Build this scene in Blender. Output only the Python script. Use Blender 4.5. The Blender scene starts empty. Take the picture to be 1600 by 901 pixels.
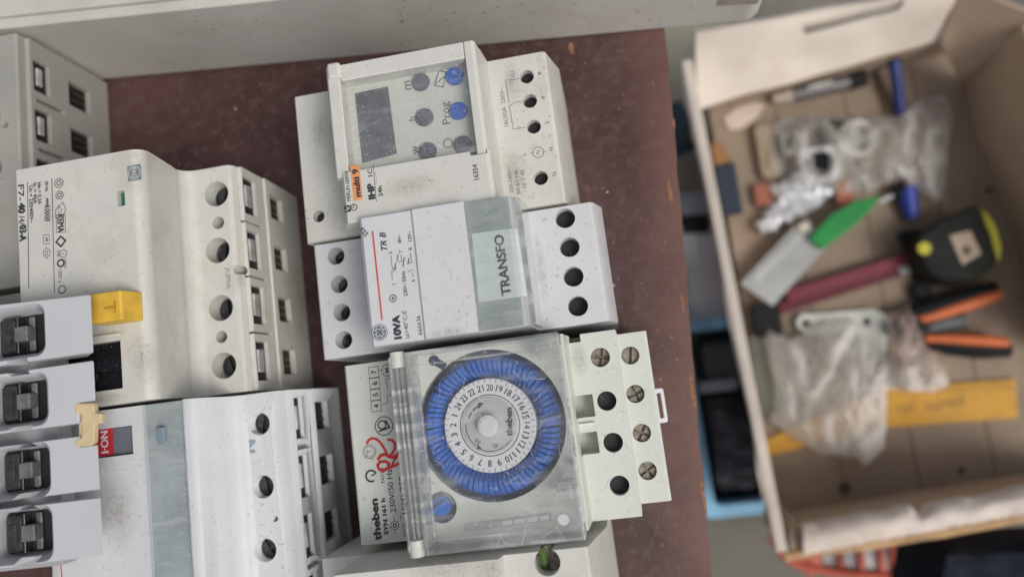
import bpy, bmesh, math, random
from mathutils import Vector, Matrix, noise
rnd = random.Random(7)
S = bpy.context.scene
C = S.collection
PI = math.pi
MM = 0.001

# ------------------------------------------------------------------ camera
F, OX, OY, AZ, CH = 1155.0, 165.0, 140.0, 0.127, 260.0      # focal length in photo pixels, nadir offset, azimuth, height (mm)
dn = Vector((OX, -OY, -F)).normalized()
ax = Vector((math.cos(AZ), math.sin(AZ), 0)); ax -= ax.dot(dn) * dn; ax.normalize()
az_ = -dn
ay = az_.cross(ax)
R = Matrix((ax, ay, az_))
cam_d = bpy.data.cameras.new('camera')
cam = bpy.data.objects.new('camera', cam_d); C.objects.link(cam)
cam.matrix_world = Matrix.Translation((0, 0, CH * MM)) @ R.to_4x4()
cam_d.sensor_width = 36; cam_d.lens = F / 1600 * 36
cam_d.clip_start = 0.01; cam_d.clip_end = 50
cam_d.dof.use_dof = True
cam_d.dof.focus_distance = 0.208
cam_d.dof.aperture_fstop = 6.8
S.camera = cam

def at(px, py, z):
    """point of the plane z (mm) seen at photo pixel px,py"""
    w = R @ Vector((px - 800, 450.5 - py, -F))
    t = (CH - z) / -w.z
    return Vector((w.x * t, w.y * t, z))

# ------------------------------------------------------------------ light
W = bpy.data.worlds.new('World'); S.world = W; W.use_nodes = True
wn = W.node_tree.nodes; wl = W.node_tree.links
SUN_EL, SUN_AZ = math.radians(52), math.radians(-35)         # azimuth of the sun measured from +X
sky = wn.new('ShaderNodeTexSky'); sky.sky_type = 'NISHITA'; sky.sun_disc = False
sky.sun_elevation = SUN_EL; sky.sun_rotation = PI / 2 - SUN_AZ
sky.air_density = 0.9; sky.dust_density = 4.0; sky.ozone_density = 0.6
bg = wn['Background']; bg.inputs['Strength'].default_value = 0.10
hs = wn.new('ShaderNodeHueSaturation'); hs.inputs['Saturation'].default_value = .45      # milky, hazy daylight
wl.new(sky.outputs[0], hs.inputs['Color']); wl.new(hs.outputs[0], bg.inputs['Color'])
sd = bpy.data.lights.new('sun', 'SUN'); sd.energy = 1.5; sd.angle = math.radians(26); sd.color = (1, .975, .93)
sun = bpy.data.objects.new('sun', sd); C.objects.link(sun)
sv = Vector((math.cos(SUN_EL) * math.cos(SUN_AZ), math.cos(SUN_EL) * math.sin(SUN_AZ), math.sin(SUN_EL)))
sun.rotation_euler = (-sv).to_track_quat('-Z', 'Y').to_euler()
sun.location = sv * 2
S.view_settings.view_transform = 'Standard'; S.view_settings.look = 'None'
S.view_settings.exposure = -0.02; S.view_settings.gamma = 1
S.render.engine = 'CYCLES'
S.cycles.transparent_max_bounces = 16
S.cycles.max_bounces = 8
S.render.resolution_x = 1024; S.render.resolution_y = 576

# ------------------------------------------------------------------ materials
def mat(name, col, rough=.45, metal=0, spec=.4, bump=0, bscale=900, mott=.06, mscale=60, spk=0, spkcol=(.16, .10, .06), spkscale=900,
        dirt=0, dirtcol=(.30, .22, .14), dirtscale=90, emis=None, alpha=1, trans=0):
    m = bpy.data.materials.new(name); m.use_nodes = True
    n = m.node_tree.nodes; l = m.node_tree.links
    b = n['Principled BSDF']
    b.inputs['Roughness'].default_value = rough; b.inputs['Metallic'].default_value = metal
    b.inputs['Specular IOR Level'].default_value = spec
    tc = n.new('ShaderNodeTexCoord')
    def nz(scale, det=3, ro=.6):
        t = n.new('ShaderNodeTexNoise'); t.inputs['Scale'].default_value = scale; t.inputs['Detail'].default_value = det
        t.inputs['Roughness'].default_value = ro; l.new(tc.outputs['Object'], t.inputs['Vector']); return t
    def ramp(src, p0, p1, lo=0, hi=1):
        r = n.new('ShaderNodeMapRange'); r.inputs['From Min'].default_value = p0; r.inputs['From Max'].default_value = p1
        r.inputs['To Min'].default_value = lo; r.inputs['To Max'].default_value = hi
        l.new(src, r.inputs['Value']); return r.outputs[0]
    def mix(fac, a, bb):
        x = n.new('ShaderNodeMix'); x.data_type = 'RGBA'
        if isinstance(fac, float): x.inputs[0].default_value = fac
        else: l.new(fac, x.inputs[0])
        for v, i in ((a, 6), (bb, 7)):
            if isinstance(v, tuple): x.inputs[i].default_value = (*v[:3], 1)
            else: l.new(v, x.inputs[i])
        return x.outputs[2]
    c = tuple(col)
    t = nz(mscale, 4)
    d = tuple(min(1, v * (1 - mott)) for v in c); u = tuple(min(1, v * (1 + mott * .6)) for v in c)
    cur = mix(ramp(t.outputs['Fac'], .35, .65), d, u)
    if dirt:
        t2 = nz(dirtscale, 6, .7)
        cur = mix(ramp(t2.outputs['Fac'], .50, .72, 0, dirt), cur, tuple(dirtcol))
    if spk:
        t3 = nz(spkscale, 2, .5); t4 = nz(dirtscale * .6, 2)
        f1 = ramp(t3.outputs['Fac'], .66, .72, 0, 1); f2 = ramp(t4.outputs['Fac'], .40, .62, .1, spk)
        mm = n.new('ShaderNodeMath'); mm.operation = 'MULTIPLY'; l.new(f1, mm.inputs[0]); l.new(f2, mm.inputs[1])
        cur = mix(mm.outputs[0], cur, tuple(spkcol))
    l.new(cur, b.inputs['Base Color'])
    rr = nz(mscale * 3, 3)
    l.new(ramp(rr.outputs['Fac'], .3, .7, max(0, rough - .08), min(1, rough + .1)), b.inputs['Roughness'])
    if bump:
        bt = nz(bscale, 3); bn = n.new('ShaderNodeBump'); bn.inputs['Strength'].default_value = bump; bn.inputs['Distance'].default_value = .0002
        l.new(bt.outputs['Fac'], bn.inputs['Height']); l.new(bn.outputs[0], b.inputs['Normal'])
    if emis: b.inputs['Emission Color'].default_value = (*emis, 1)
    b.inputs['Alpha'].default_value = alpha
    m['nz'] = 1
    return m

def clear_mat(name, tint, dust=.12, rough=.08, dustcol=(.8, .8, .78), gloss=.12, scratch=True, spec_scale=1400):
    """see-through plastic: transparency + sheen + a film of dust and scratches"""
    m = bpy.data.materials.new(name); m.use_nodes = True
    n = m.node_tree.nodes; l = m.node_tree.links; n.clear()
    out = n.new('ShaderNodeOutputMaterial'); tr = n.new('ShaderNodeBsdfTransparent'); tr.inputs[0].default_value = (*tint, 1)
    gl = n.new('ShaderNodeBsdfGlossy'); gl.inputs['Roughness'].default_value = rough
    df = n.new('ShaderNodeBsdfDiffuse'); df.inputs[0].default_value = (*dustcol, 1)
    fr = n.new('ShaderNodeFresnel'); fr.inputs[0].default_value = 1.49
    ad = n.new('ShaderNodeMath'); ad.operation = 'MULTIPLY_ADD'; ad.inputs[1].default_value = 1; ad.inputs[2].default_value = gloss * .2
    l.new(fr.outputs[0], ad.inputs[0])
    ge = n.new('ShaderNodeNewGeometry'); inv = n.new('ShaderNodeMath'); inv.operation = 'SUBTRACT'; inv.inputs[0].default_value = 1; l.new(ge.outputs['Backfacing'], inv.inputs[1])
    fm = n.new('ShaderNodeMath'); fm.operation = 'MULTIPLY'; l.new(ad.outputs[0], fm.inputs[0]); l.new(inv.outputs[0], fm.inputs[1])   # only the outer skin mirrors
    m1 = n.new('ShaderNodeMixShader'); l.new(fm.outputs[0], m1.inputs[0]); l.new(tr.outputs[0], m1.inputs[1]); l.new(gl.outputs[0], m1.inputs[2])
    tc = n.new('ShaderNodeTexCoord')
    t = n.new('ShaderNodeTexNoise'); t.inputs['Scale'].default_value = 130; t.inputs['Detail'].default_value = 6; l.new(tc.outputs['Object'], t.inputs[0])
    r = n.new('ShaderNodeMapRange'); r.inputs[1].default_value = .35; r.inputs[2].default_value = .75; r.inputs[3].default_value = dust * .45; r.inputs[4].default_value = dust * 2.0
    l.new(t.outputs['Fac'], r.inputs[0])
    t2 = n.new('ShaderNodeTexNoise'); t2.inputs['Scale'].default_value = spec_scale; t2.inputs['Detail'].default_value = 1; l.new(tc.outputs['Object'], t2.inputs[0])
    r2 = n.new('ShaderNodeMapRange'); r2.inputs[1].default_value = .69; r2.inputs[2].default_value = .73; r2.inputs[3].default_value = 0; r2.inputs[4].default_value = .28
    l.new(t2.outputs['Fac'], r2.inputs[0])
    mp = n.new('ShaderNodeMapping'); mp.inputs['Rotation'].default_value = (0, 0, .9); mp.inputs['Scale'].default_value = (60, 380, 60); l.new(tc.outputs['Object'], mp.inputs[0])
    t5 = n.new('ShaderNodeTexNoise'); t5.inputs['Scale'].default_value = 1; t5.inputs['Detail'].default_value = 5; l.new(mp.outputs[0], t5.inputs[0])
    r5 = n.new('ShaderNodeMapRange'); r5.inputs[1].default_value = .52; r5.inputs[2].default_value = .75; r5.inputs[3].default_value = 0; r5.inputs[4].default_value = dust * 4; l.new(t5.outputs['Fac'], r5.inputs[0])
    a5 = n.new('ShaderNodeMath'); a5.operation = 'ADD'; l.new(r.outputs[0], a5.inputs[0]); l.new(r5.outputs[0], a5.inputs[1])
    s = n.new('ShaderNodeMath'); s.operation = 'MAXIMUM'; l.new(a5.outputs[0], s.inputs[0]); l.new(r2.outputs[0], s.inputs[1])
    m2 = n.new('ShaderNodeMixShader'); l.new(s.outputs[0], m2.inputs[0]); l.new(m1.outputs[0], m2.inputs[1]); l.new(df.outputs[0], m2.inputs[2])
    l.new(m2.outputs[0], out.inputs[0])
    return m

def film_mat(name, col, dens=.25):
    """thin polythene: mostly clear, milky where it is seen edge on, with broad soft sheen"""
    m = bpy.data.materials.new(name); m.use_nodes = True
    n = m.node_tree.nodes; l = m.node_tree.links; n.clear()
    out = n.new('ShaderNodeOutputMaterial'); tr = n.new('ShaderNodeBsdfTransparent'); tr.inputs[0].default_value = (.985, .985, .98, 1)
    df = n.new('ShaderNodeBsdfDiffuse'); df.inputs[0].default_value = (*col, 1); tl = n.new('ShaderNodeBsdfTranslucent'); tl.inputs[0].default_value = (*col, 1)
    gl = n.new('ShaderNodeBsdfGlossy'); gl.inputs['Roughness'].default_value = .28; gl.inputs[0].default_value = (.9, .9, .9, 1)
    a = n.new('ShaderNodeMixShader'); a.inputs[0].default_value = .35; l.new(df.outputs[0], a.inputs[1]); l.new(tl.outputs[0], a.inputs[2])
    b = n.new('ShaderNodeMixShader'); b.inputs[0].default_value = .22; l.new(a.outputs[0], b.inputs[1]); l.new(gl.outputs[0], b.inputs[2])
    lw = n.new('ShaderNodeLayerWeight'); lw.inputs[0].default_value = .45
    tc = n.new('ShaderNodeTexCoord'); t = n.new('ShaderNodeTexNoise'); t.inputs['Scale'].default_value = 22; t.inputs['Detail'].default_value = 3; l.new(tc.outputs['Object'], t.inputs[0])
    r = n.new('ShaderNodeMapRange'); r.inputs[1].default_value = .35; r.inputs[2].default_value = .7; r.inputs[3].default_value = dens * .5; r.inputs[4].default_value = dens * 1.5; l.new(t.outputs['Fac'], r.inputs[0])
    ma = n.new('ShaderNodeMath'); ma.operation = 'MULTIPLY_ADD'; ma.inputs[1].default_value = .75; ma.use_clamp = True; l.new(lw.outputs['Facing'], ma.inputs[0]); l.new(r.outputs[0], ma.inputs[2])
    c = n.new('ShaderNodeMixShader'); l.new(ma.outputs[0], c.inputs[0]); l.new(tr.outputs[0], c.inputs[1]); l.new(b.outputs[0], c.inputs[2]); l.new(c.outputs[0], out.inputs[0])
    return m

M = dict(
    cream=mat('cream_plastic', (.65, .64, .59), .42, bump=.12, spk=.4, dirt=.12, mott=.04),
    cream2=mat('dusty_cream_plastic', (.64, .63, .58), .45, bump=.12, spk=.7, dirt=.22, mott=.04, spkscale=1300),
    f7=mat('yellowed_cream_plastic', (.63, .62, .57), .42, bump=.12, spk=.45, dirt=.34, dirtcol=(.36, .28, .19), mott=.05, dirtscale=55),
    cool=mat('pale_grey_plastic', (.65, .65, .66), .42, bump=.10, spk=.35, dirt=.06, mott=.03),
    cool2=mat('bluish_white_plastic', (.62, .635, .645), .4, bump=.12, spk=.5, dirt=.12, dirtcol=(.38, .36, .33), mott=.04),
    grey=mat('light_grey_breaker_plastic', (.565, .565, .585), .5, bump=.25, bscale=2500, mott=.02),
    white=mat('white_plastic', (.74, .74, .76), .35, bump=.05, mott=.03),
    green=mat('greenish_white_plastic', (.64, .66, .60), .4, bump=.08, spk=.5, dirt=.06, mott=.03),
    old=mat('shaded_grey_cream_plastic', (.36, .355, .325), .5, bump=.15, spk=.6, dirt=.2),  # cream plastic darkened to put the far corner's shade into its colour
    ink=mat('black_ink', (.045, .045, .055), .6, mott=.2, mscale=800),
    ink2=mat('faded_grey_ink', (.13, .125, .135), .6, mott=.3, mscale=900),
    inkred=mat('red_ink', (.62, .03, .03), .5, mott=.2, mscale=500),
    redink2=mat('printed_red', (.62, .09, .07), .5, mott=.1),
    orange=mat('orange_label', (.76, .34, .14), .5, mott=.1, mscale=400, spk=.4),
    blue=mat('blue_plastic', (.035, .15, .56), .4, mott=.12, mscale=200),
    bluebtn=mat('blue_rubber_button', (.04, .13, .52), .5, mott=.2, mscale=900, spk=.8, spkcol=(.3, .4, .7)),
    greybtn=mat('grey_rubber_button', (.14, .15, .18), .6, mott=.2, mscale=900, spk=.6, spkcol=(.4, .4, .4)),
    lcd=mat('dull_display', (.16, .17, .19), .35, mott=.35, mscale=120, spk=.4, spkcol=(.5, .5, .5), spkscale=2200),
    dark=mat('dark_recess', (.02, .02, .022), .5, mott=.3),  # near-black that paints unlit depth into shallow holes and openings
    black=mat('glossy_black', (.012, .012, .016), .15, spk=.7, spkcol=(.3, .3, .3), spkscale=1500, mott=.3),
    metal=mat('dull_zinc', (.30, .29, .26), .38, 1, mott=.3, mscale=400, dirt=.5, dirtcol=(.10, .08, .05)),
    zinc=mat('bright_zinc_clamp', (.55, .55, .53), .5, .4, mott=.3, mscale=300),
    darkmetal=mat('dark_steel', (.06, .065, .07), .4, .6, mott=.5, mscale=300),
    brass=mat('worn_brass_screw', (.42, .28, .15), .4, 1, mott=.4, mscale=300),
    oldscrew=mat('oxidised_screw', (.30, .27, .22), .6, .5, mott=.4, mscale=700),
    greenled=mat('green_window', (.02, .16, .10), .3, mott=.3),
    greenwire=mat('green_wire', (.10, .17, .05), .5, mott=.3, mscale=300),
    yellow=mat('yellow_plastic', (.74, .46, .06), .45, mott=.12, mscale=200, dirt=.4, dirtcol=(.35, .16, .04), dirtscale=160),
    beige=mat('yellowed_beige_clip', (.66, .53, .31), .5, mott=.12, mscale=200, bump=.1),
    redwin=mat('red_flag', (.60, .03, .04), .4, mott=.1),
    slate=mat('slate_toggle', (.15, .165, .20), .35, mott=.15, mscale=500, spk=.8, spkcol=(.5, .5, .5)),
    label=mat('pale_paper_label', (.70, .72, .72), .6, mott=.06, mscale=300, spk=.5),
    pane=mat('greenish_grey_pane_backing', (.37, .395, .385), .3, mott=.10, mscale=120, spk=.9, spkcol=(.62, .66, .66), spkscale=1100),
    pane2=mat('bluish_grey_pane_backing', (.42, .455, .465), .3, mott=.16, mscale=80, spk=.9, spkcol=(.62, .68, .70), spkscale=1000),
    clear=clear_mat('clear_dusty_plastic', (.96, .965, .97), .05),
    clear2=clear_mat('scratched_clear_plastic', (.98, .982, .98), .03, .10, spec_scale=1100),
    edge=clear_mat('clear_plastic_edges', (.95, .96, .955), .14, .12, gloss=.6),
    film=film_mat('polythene_film', (.93, .92, .90), .08),
    ringgap=mat('dark_blue_recess', (.035, .05, .10), .5, mott=.3, mscale=300),
    board_edge=mat('raw_board_edge', (.26, .13, .07), .7, mott=.3),
    dust=mat('pale_dust', (.72, .70, .66), .9, mott=.1),
)

# ------------------------------------------------------------------ mesh helpers (all in millimetres)
def box(bm, x0, x1, y0, y1, z0, z1):
    v = [bm.verts.new((x, y, z)) for x in (x0, x1) for y in (y0, y1) for z in (z0, z1)]
    for f in ((0, 1, 3, 2), (4, 6, 7, 5), (0, 4, 5, 1), (2, 3, 7, 6), (0, 2, 6, 4), (1, 5, 7, 3)):
        bm.faces.new([v[i] for i in f])
def cyl(bm, cx, cy, z0, z1, r, seg=40, r1=None, sx=1, sy=1):
    r1 = r if r1 is None else r1
    a = [bm.verts.new((cx + r * sx * math.cos(2 * PI * i / seg), cy + r * sy * math.sin(2 * PI * i / seg), z0)) for i in range(seg)]
    b = [bm.verts.new((cx + r1 * sx * math.cos(2 * PI * i / seg), cy + r1 * sy * math.sin(2 * PI * i / seg), z1)) for i in range(seg)]
    bm.faces.new(a[::-1]); bm.faces.new(b)
    for i in range(seg): bm.faces.new((a[i], a[(i + 1) % seg], b[(i + 1) % seg], b[i]))
def prism_y(bm, prof, y0, y1):
    """closed x,z outline pushed from y0 to y1"""
    a = [bm.verts.new((x, y0, z)) for x, z in prof]; b = [bm.verts.new((x, y1, z)) for x, z in prof]
    n = len(prof); bm.faces.new(a); bm.faces.new(b[::-1])
    for i in range(n): bm.faces.new((a[i], b[i], b[(i + 1) % n], a[(i + 1) % n]))
    bmesh.ops.recalc_face_normals(bm, faces=bm.faces)
def prism_z(bm, pts, z0, z1):
    a = [bm.verts.new((p[0], p[1], z0)) for p in pts]; b = [bm.verts.new((p[0], p[1], z1)) for p in pts]
    n = len(pts); bm.faces.new(a[::-1]); bm.faces.new(b)
    for i in range(n): bm.faces.new((a[i], a[(i + 1) % n], b[(i + 1) % n], b[i]))
    bmesh.ops.recalc_face_normals(bm, faces=bm.faces)
def rrect(x0, x1, y0, y1, r, k=5):
    o = []
    for cx, cy, a0 in ((x1 - r, y1 - r, 0), (x0 + r, y1 - r, 90), (x0 + r, y0 + r, 180), (x1 - r, y0 + r, 270)):
        for i in range(k + 1):
            a = math.radians(a0 + 90 * i / k); o.append((cx + r * math.cos(a), cy + r * math.sin(a)))
    return o
def tube(bm, pts, r, seg=8, close=True):
    rings = []
    n = len(pts); pts = [Vector(p) for p in pts]
    for i, p in enumerate(pts):
        d = (pts[min(i + 1, n - 1)] - pts[max(i - 1, 0)]).normalized()
        u = d.cross(Vector((0, 0, 1)))
        if u.length < 1e-4: u = Vector((1, 0, 0))
        u.normalize(); v = d.cross(u).normalized()
        rr = r[i] if isinstance(r, (list, tuple)) else r
        rings.append([bm.verts.new(p + (u * math.cos(2 * PI * k / seg) + v * math.sin(2 * PI * k / seg)) * rr) for k in range(seg)])
    for i in range(n - 1):
        for k in range(seg): bm.faces.new((rings[i][k], rings[i][(k + 1) % seg], rings[i + 1][(k + 1) % seg], rings[i + 1][k]))
    if close: bm.faces.new(rings[0][::-1]); bm.faces.new(rings[-1])
def arc(cx, cy, r, a0, a1, n=24):
    return [(cx + r * math.cos(math.radians(a0 + (a1 - a0) * i / n)), cy + r * math.sin(math.radians(a0 + (a1 - a0) * i / n))) for i in range(n + 1)]
def stroke(bm, pts, w, z, closed=False):
    pts = [Vector((p[0], p[1], 0)) for p in pts]
    n = len(pts); L = []; Rr = []
    for i, p in enumerate(pts):
        a = pts[(i - 1) % n] if closed else pts[max(i - 1, 0)]; b = pts[(i + 1) % n] if closed else pts[min(i + 1, n - 1)]
        d1 = (p - a); d2 = (b - p)
        if d1.length < 1e-6: d1 = d2
        if d2.length < 1e-6: d2 = d1
        t = (d1.normalized() + d2.normalized())
        if t.length < 1e-3: t = d1
        t.normalize(); nn = Vector((-t.y, t.x, 0)); k = max(.5, abs(nn.dot(Vector((-d1.y, d1.x, 0)).normalized())))
        L.append(bm.verts.new((p + nn * w / 2 / k + Vector((0, 0, z))))); Rr.append(bm.verts.new((p - nn * w / 2 / k + Vector((0, 0, z)))))
    for i in range(n if closed else n - 1):
        j = (i + 1) % n; bm.faces.new((L[i], Rr[i], Rr[j], L[j]))
def rect2(bm, x0, x1, y0, y1, z): 
    bm.faces.new([bm.verts.new(p) for p in ((x0, y0, z), (x1, y0, z), (x1, y1, z), (x0, y1, z))])

def text(bm, s, c, z, length, cap, rot=90, bold=0, shear=0, thick=0):
    """flat lettering centred on c (x,y mm), fitted to length x cap height"""
    cu = bpy.data.curves.new('t', 'FONT'); cu.body = s; cu.size = 1; cu.fill_mode = 'FRONT' if not thick else 'BOTH'
    cu.shear = shear; cu.resolution_u = 3
    if thick: cu.extrude = thick
    o = bpy.data.objects.new('t', cu); C.objects.link(o)
    bpy.context.view_layer.update()
    me = bpy.data.meshes.new_from_object(o.evaluated_get(bpy.context.evaluated_depsgraph_get()))
    bpy.data.objects.remove(o); bpy.data.curves.remove(cu)
    xs = [v.co.x for v in me.vertices]; 
    if not xs: return
    x0, x1 = min(xs), max(xs); sy = cap / .70; sx = length / (x1 - x0)
    if len(s) == 1: sx = min(sx, sy * 1.15)
    a = math.radians(rot); ca, sa = math.cos(a), math.sin(a)
    for v in me.vertices:
        x = (v.co.x - (x0 + x1) / 2) * sx; y = (v.co.y - .35) * sy
        zz = z + v.co.z
        v.co = Vector((c[0] + x * ca - y * sa, c[1] + x * sa + y * ca, zz))
    bm.from_mesh(me)
    if bold > 0:                                               # heavier face: shifted overprints
        d = min(.16, bold * 7) * max(.8, cap / 1.6)
        for k, (dx, dy) in enumerate(((d, 0), (-d, 0), (0, d * .7), (0, -d * .7))):
            m2 = me.copy()
            for v in m2.vertices: v.co += Vector((dx * ca - dy * sa, dx * sa + dy * ca, .006 * (k + 1)))
            bm.from_mesh(m2); bpy.data.meshes.remove(m2)
    bpy.data.meshes.remove(me)

def link(name, me, m, parent, origin):
    for v in me.vertices: v.co = (v.co - Vector(origin)) * MM
    me.name = name
    if isinstance(m, (list, tuple)):
        for x in m: me.materials.append(x)
    elif len(me.materials) == 0: me.materials.append(m)
    o = bpy.data.objects.new(name, me); C.objects.link(o)
    if parent:
        o.parent = parent
        if '_o' in parent: o['_o'] = list(parent['_o'])
    return o
def smooth(me, ang=40):
    for p in me.polygons: p.use_smooth = True
    try: me.set_sharp_from_angle(angle=math.radians(ang))
    except Exception: pass
def solid(name, bm, m, parent=None, cut=None, bevel=.35, seg=2, origin=None, sub=0, sm=True, wn_=True, angle=35):
    """bmesh -> one linked mesh; optional boolean cutter and softened edges"""
    if origin is None: origin = parent['_o'] if parent and '_o' in parent else (0, 0, 0)
    bmesh.ops.recalc_face_normals(bm, faces=bm.faces)
    me = bpy.data.meshes.new(name); bm.to_mesh(me); bm.free()
    wnorm = bool(bevel) and sm
    if wnorm:
        for p_ in me.polygons: p_.use_smooth = True
    if cut is not None or bevel or sub:
        o = bpy.data.objects.new('tmp', me); C.objects.link(o); co = None
        if cut is not None:
            bmesh.ops.recalc_face_normals(cut, faces=cut.faces)
            cm = bpy.data.meshes.new('cut'); cut.to_mesh(cm); cut.free()
            for p_ in cm.polygons: p_.use_smooth = True
            co = bpy.data.objects.new('cut', cm); C.objects.link(co)
            b = o.modifiers.new('b', 'BOOLEAN'); b.operation = 'DIFFERENCE'; b.solver = 'EXACT'; b.object = co; b.use_self = True
        if bevel:
            b = o.modifiers.new('v', 'BEVEL'); b.width = bevel; b.segments = seg; b.limit_method = 'ANGLE'; b.angle_limit = math.radians(angle)
            b.use_clamp_overlap = True; b.miter_outer = 'MITER_ARC'
        if wnorm:
            b = o.modifiers.new('w', 'WEIGHTED_NORMAL'); b.keep_sharp = True; b.weight = 100
        if sub:
            b = o.modifiers.new('s', 'SUBSURF'); b.levels = sub; b.render_levels = sub
        bpy.context.view_layer.update()
        nm = bpy.data.meshes.new_from_object(o.evaluated_get(bpy.context.evaluated_depsgraph_get()))
        bpy.data.objects.remove(o); bpy.data.meshes.remove(me); me = nm
        if co: bpy.data.objects.remove(co)
        me.materials.clear()
    if sm and not wnorm: smooth(me)
    return link(name, me, m, parent, origin)
def flat(name, bm, m, parent=None, origin=None):
    return solid(name, bm, m, parent, None, 0, origin=origin, sm=False)
def NB(): return bmesh.new()
def thing(name, label, cat, origin, group=None):
    o = bpy.data.objects.new(name, None); C.objects.link(o)
    o.empty_display_size = .01
    o.location = Vector(origin) * MM; o['label'] = label; o['category'] = cat; o['_o'] = list(origin)
    if group: o['group'] = group
    return o
def tag(o, label=None, cat=None, group=None, kind=None, origin=None):
    if label: o['label'] = label
    if cat: o['category'] = cat
    if group: o['group'] = group
    if kind: o['kind'] = kind
    return o
def single(name, bm, m, label, cat, origin, group=None, **k):
    o = solid(name, bm, m, None, origin=origin, **k); o.location = Vector(origin) * MM
    return tag(o, label, cat, group)
def screw(parent, x, y, z, r, m, ang=20, cross=False, name='terminal_screw'):
    """slotted screw head with its top at z"""
    b = NB(); cyl(b, x, y, z - 3, z, r, 28)
    if m is M['dark']: return solid(name, b, m, parent, bevel=.1, seg=1)  # no slot: black disc stands for deep shade in the hole
    c = NB(); a = math.radians(ang)
    for k in range(2 if cross else 1):
        aa = a + k * PI / 2; u = Vector((math.cos(aa), math.sin(aa))); v = Vector((-u.y, u.x)); w = r * .16
        pts = [(x + u.x * s * r * 1.2 + v.x * t * w, y + u.y * s * r * 1.2 + v.y * t * w) for s, t in ((-1, -1), (1, -1), (1, 1), (-1, 1))]
        prism_z(c, pts, z - 1.0 - .1 * k, z + 1 + .1 * k)
    return solid(name, b, m, parent, cut=c, bevel=.15, seg=1)

# ================================================================== setting
def ground():
    b = NB(); box(b, -2500, 2500, -2500, 2500, -470, -460)
    m = mat('worn_concrete', (.20, .185, .155), .8, mott=.2, mscale=6, dirt=.4, dirtscale=12, dirtcol=(.10, .09, .075), spk=.5, spkscale=200)
    o = flat('ground', b, m); o['kind'] = 'structure'
ground()

def board_mat():
    m = mat('oxblood_painted_board', (.076, .036, .033), .5, spec=.45, bump=.5, bscale=420, mott=.35, mscale=25, spk=.6, spkcol=(.30, .22, .20), spkscale=700,
            dirt=.55, dirtcol=(.16, .11, .105), dirtscale=230)
    n = m.node_tree.nodes; l = m.node_tree.links; b = n['Principled BSDF']
    src = b.inputs['Base Color'].links[0].from_socket
    tc = n.new('ShaderNodeTexCoord'); sp = n.new('ShaderNodeSeparateXYZ'); l.new(tc.outputs['Object'], sp.inputs[0])
    # worn strip along the handled edge of the board
    add = n.new('ShaderNodeMath'); add.operation = 'MULTIPLY_ADD'; add.inputs[1].default_value = -.0737; l.new(sp.outputs[1], add.inputs[0]); l.new(sp.outputs[0], add.inputs[2])
    nz = n.new('ShaderNodeTexNoise'); nz.inputs['Scale'].default_value = 45; nz.inputs['Detail'].default_value = 5; l.new(tc.outputs['Object'], nz.inputs[0])
    a2 = n.new('ShaderNodeMath'); a2.operation = 'MULTIPLY_ADD'; a2.inputs[1].default_value = .022; l.new(nz.outputs['Fac'], a2.inputs[0]); l.new(add.outputs[0], a2.inputs[2])
    r = n.new('ShaderNodeMapRange'); r.inputs[1].default_value = .018; r.inputs[2].default_value = .038; r.inputs[3].default_value = 0; r.inputs[4].default_value = .8; l.new(a2.outputs[0], r.inputs[0])
    x = n.new('ShaderNodeMix'); x.data_type = 'RGBA'; l.new(r.outputs[0], x.inputs[0]); l.new(src, x.inputs[6]); x.inputs[7].default_value = (.18, .09, .068, 1)
    l.new(x.outputs[2], b.inputs['Base Color'])
    return m
def board():
    pts = [(-330, -230), (9.3, -230)]
    rr = random.Random(3)
    for i in range(1, 90):                                     # slightly chipped long edge
        y = -230 + 480 * i / 90; pts.append((26.1 + .0737 * y + rr.uniform(-.35, .25), y))
    pts += [(44.5, 250), (-330, 250)]
    b = NB(); prism_z(b, pts, -18, 0)
    o = solid('display_board', b, [board_mat(), M['board_edge']], bevel=0, sm=False)
    for p in o.data.polygons: p.material_index = 0 if p.normal.z > .5 else 1
    tag(o, 'dark oxblood painted board with scuffs, carrying the breakers and timers', 'board')
board()

def board_wear():
    rr = random.Random(21); b = NB()
    for i in range(60):
        y = rr.uniform(-66, 120); x = rr.uniform(-6, 22 + .07 * y) if rr.random() < .6 else rr.uniform(-170, 20)
        a = rr.gauss(1.45, .5); L = rr.uniform(.6, 5); k = rr.uniform(-.08, .08)
        stroke(b, [(x + L * q * math.cos(a) - k * L * q * q * math.sin(a), y + L * q * math.sin(a) + k * L * q * q * math.cos(a)) for q in (-1, -.5, 0, .5, 1)], rr.uniform(.05, .16), .03)
    flat('board_scratches', b, mat('pale_scratch', (.20, .13, .12), .8, mott=.5, mscale=700), B_)['kind'] = 'stuff'; b = NB()
    for (px, py, sx, sy) in ((893, 76, 1.0, 2.2), (1047, 300, .6, 5), (1066, 470, .5, 4), (1082, 610, .6, 7), (1100, 780, .7, 8), (1052, 190, .5, 3), (1058, 560, .5, .5), (1020, 130, .4, .9)):
        p = at(px, py, 0); pts = [(p.x + sx * math.cos(q * PI / 5) * rr.uniform(.6, 1.2), p.y + sy * math.sin(q * PI / 5) * rr.uniform(.6, 1.2)) for q in range(10)]
        b.faces.new([b.verts.new((x, y, .045)) for x, y in pts])
    flat('paint_chips', b, mat('orange_primer', (.30, .15, .085), .8, mott=.4, mscale=500), B_)
B_ = bpy.data.objects['display_board']
board_wear()

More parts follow.
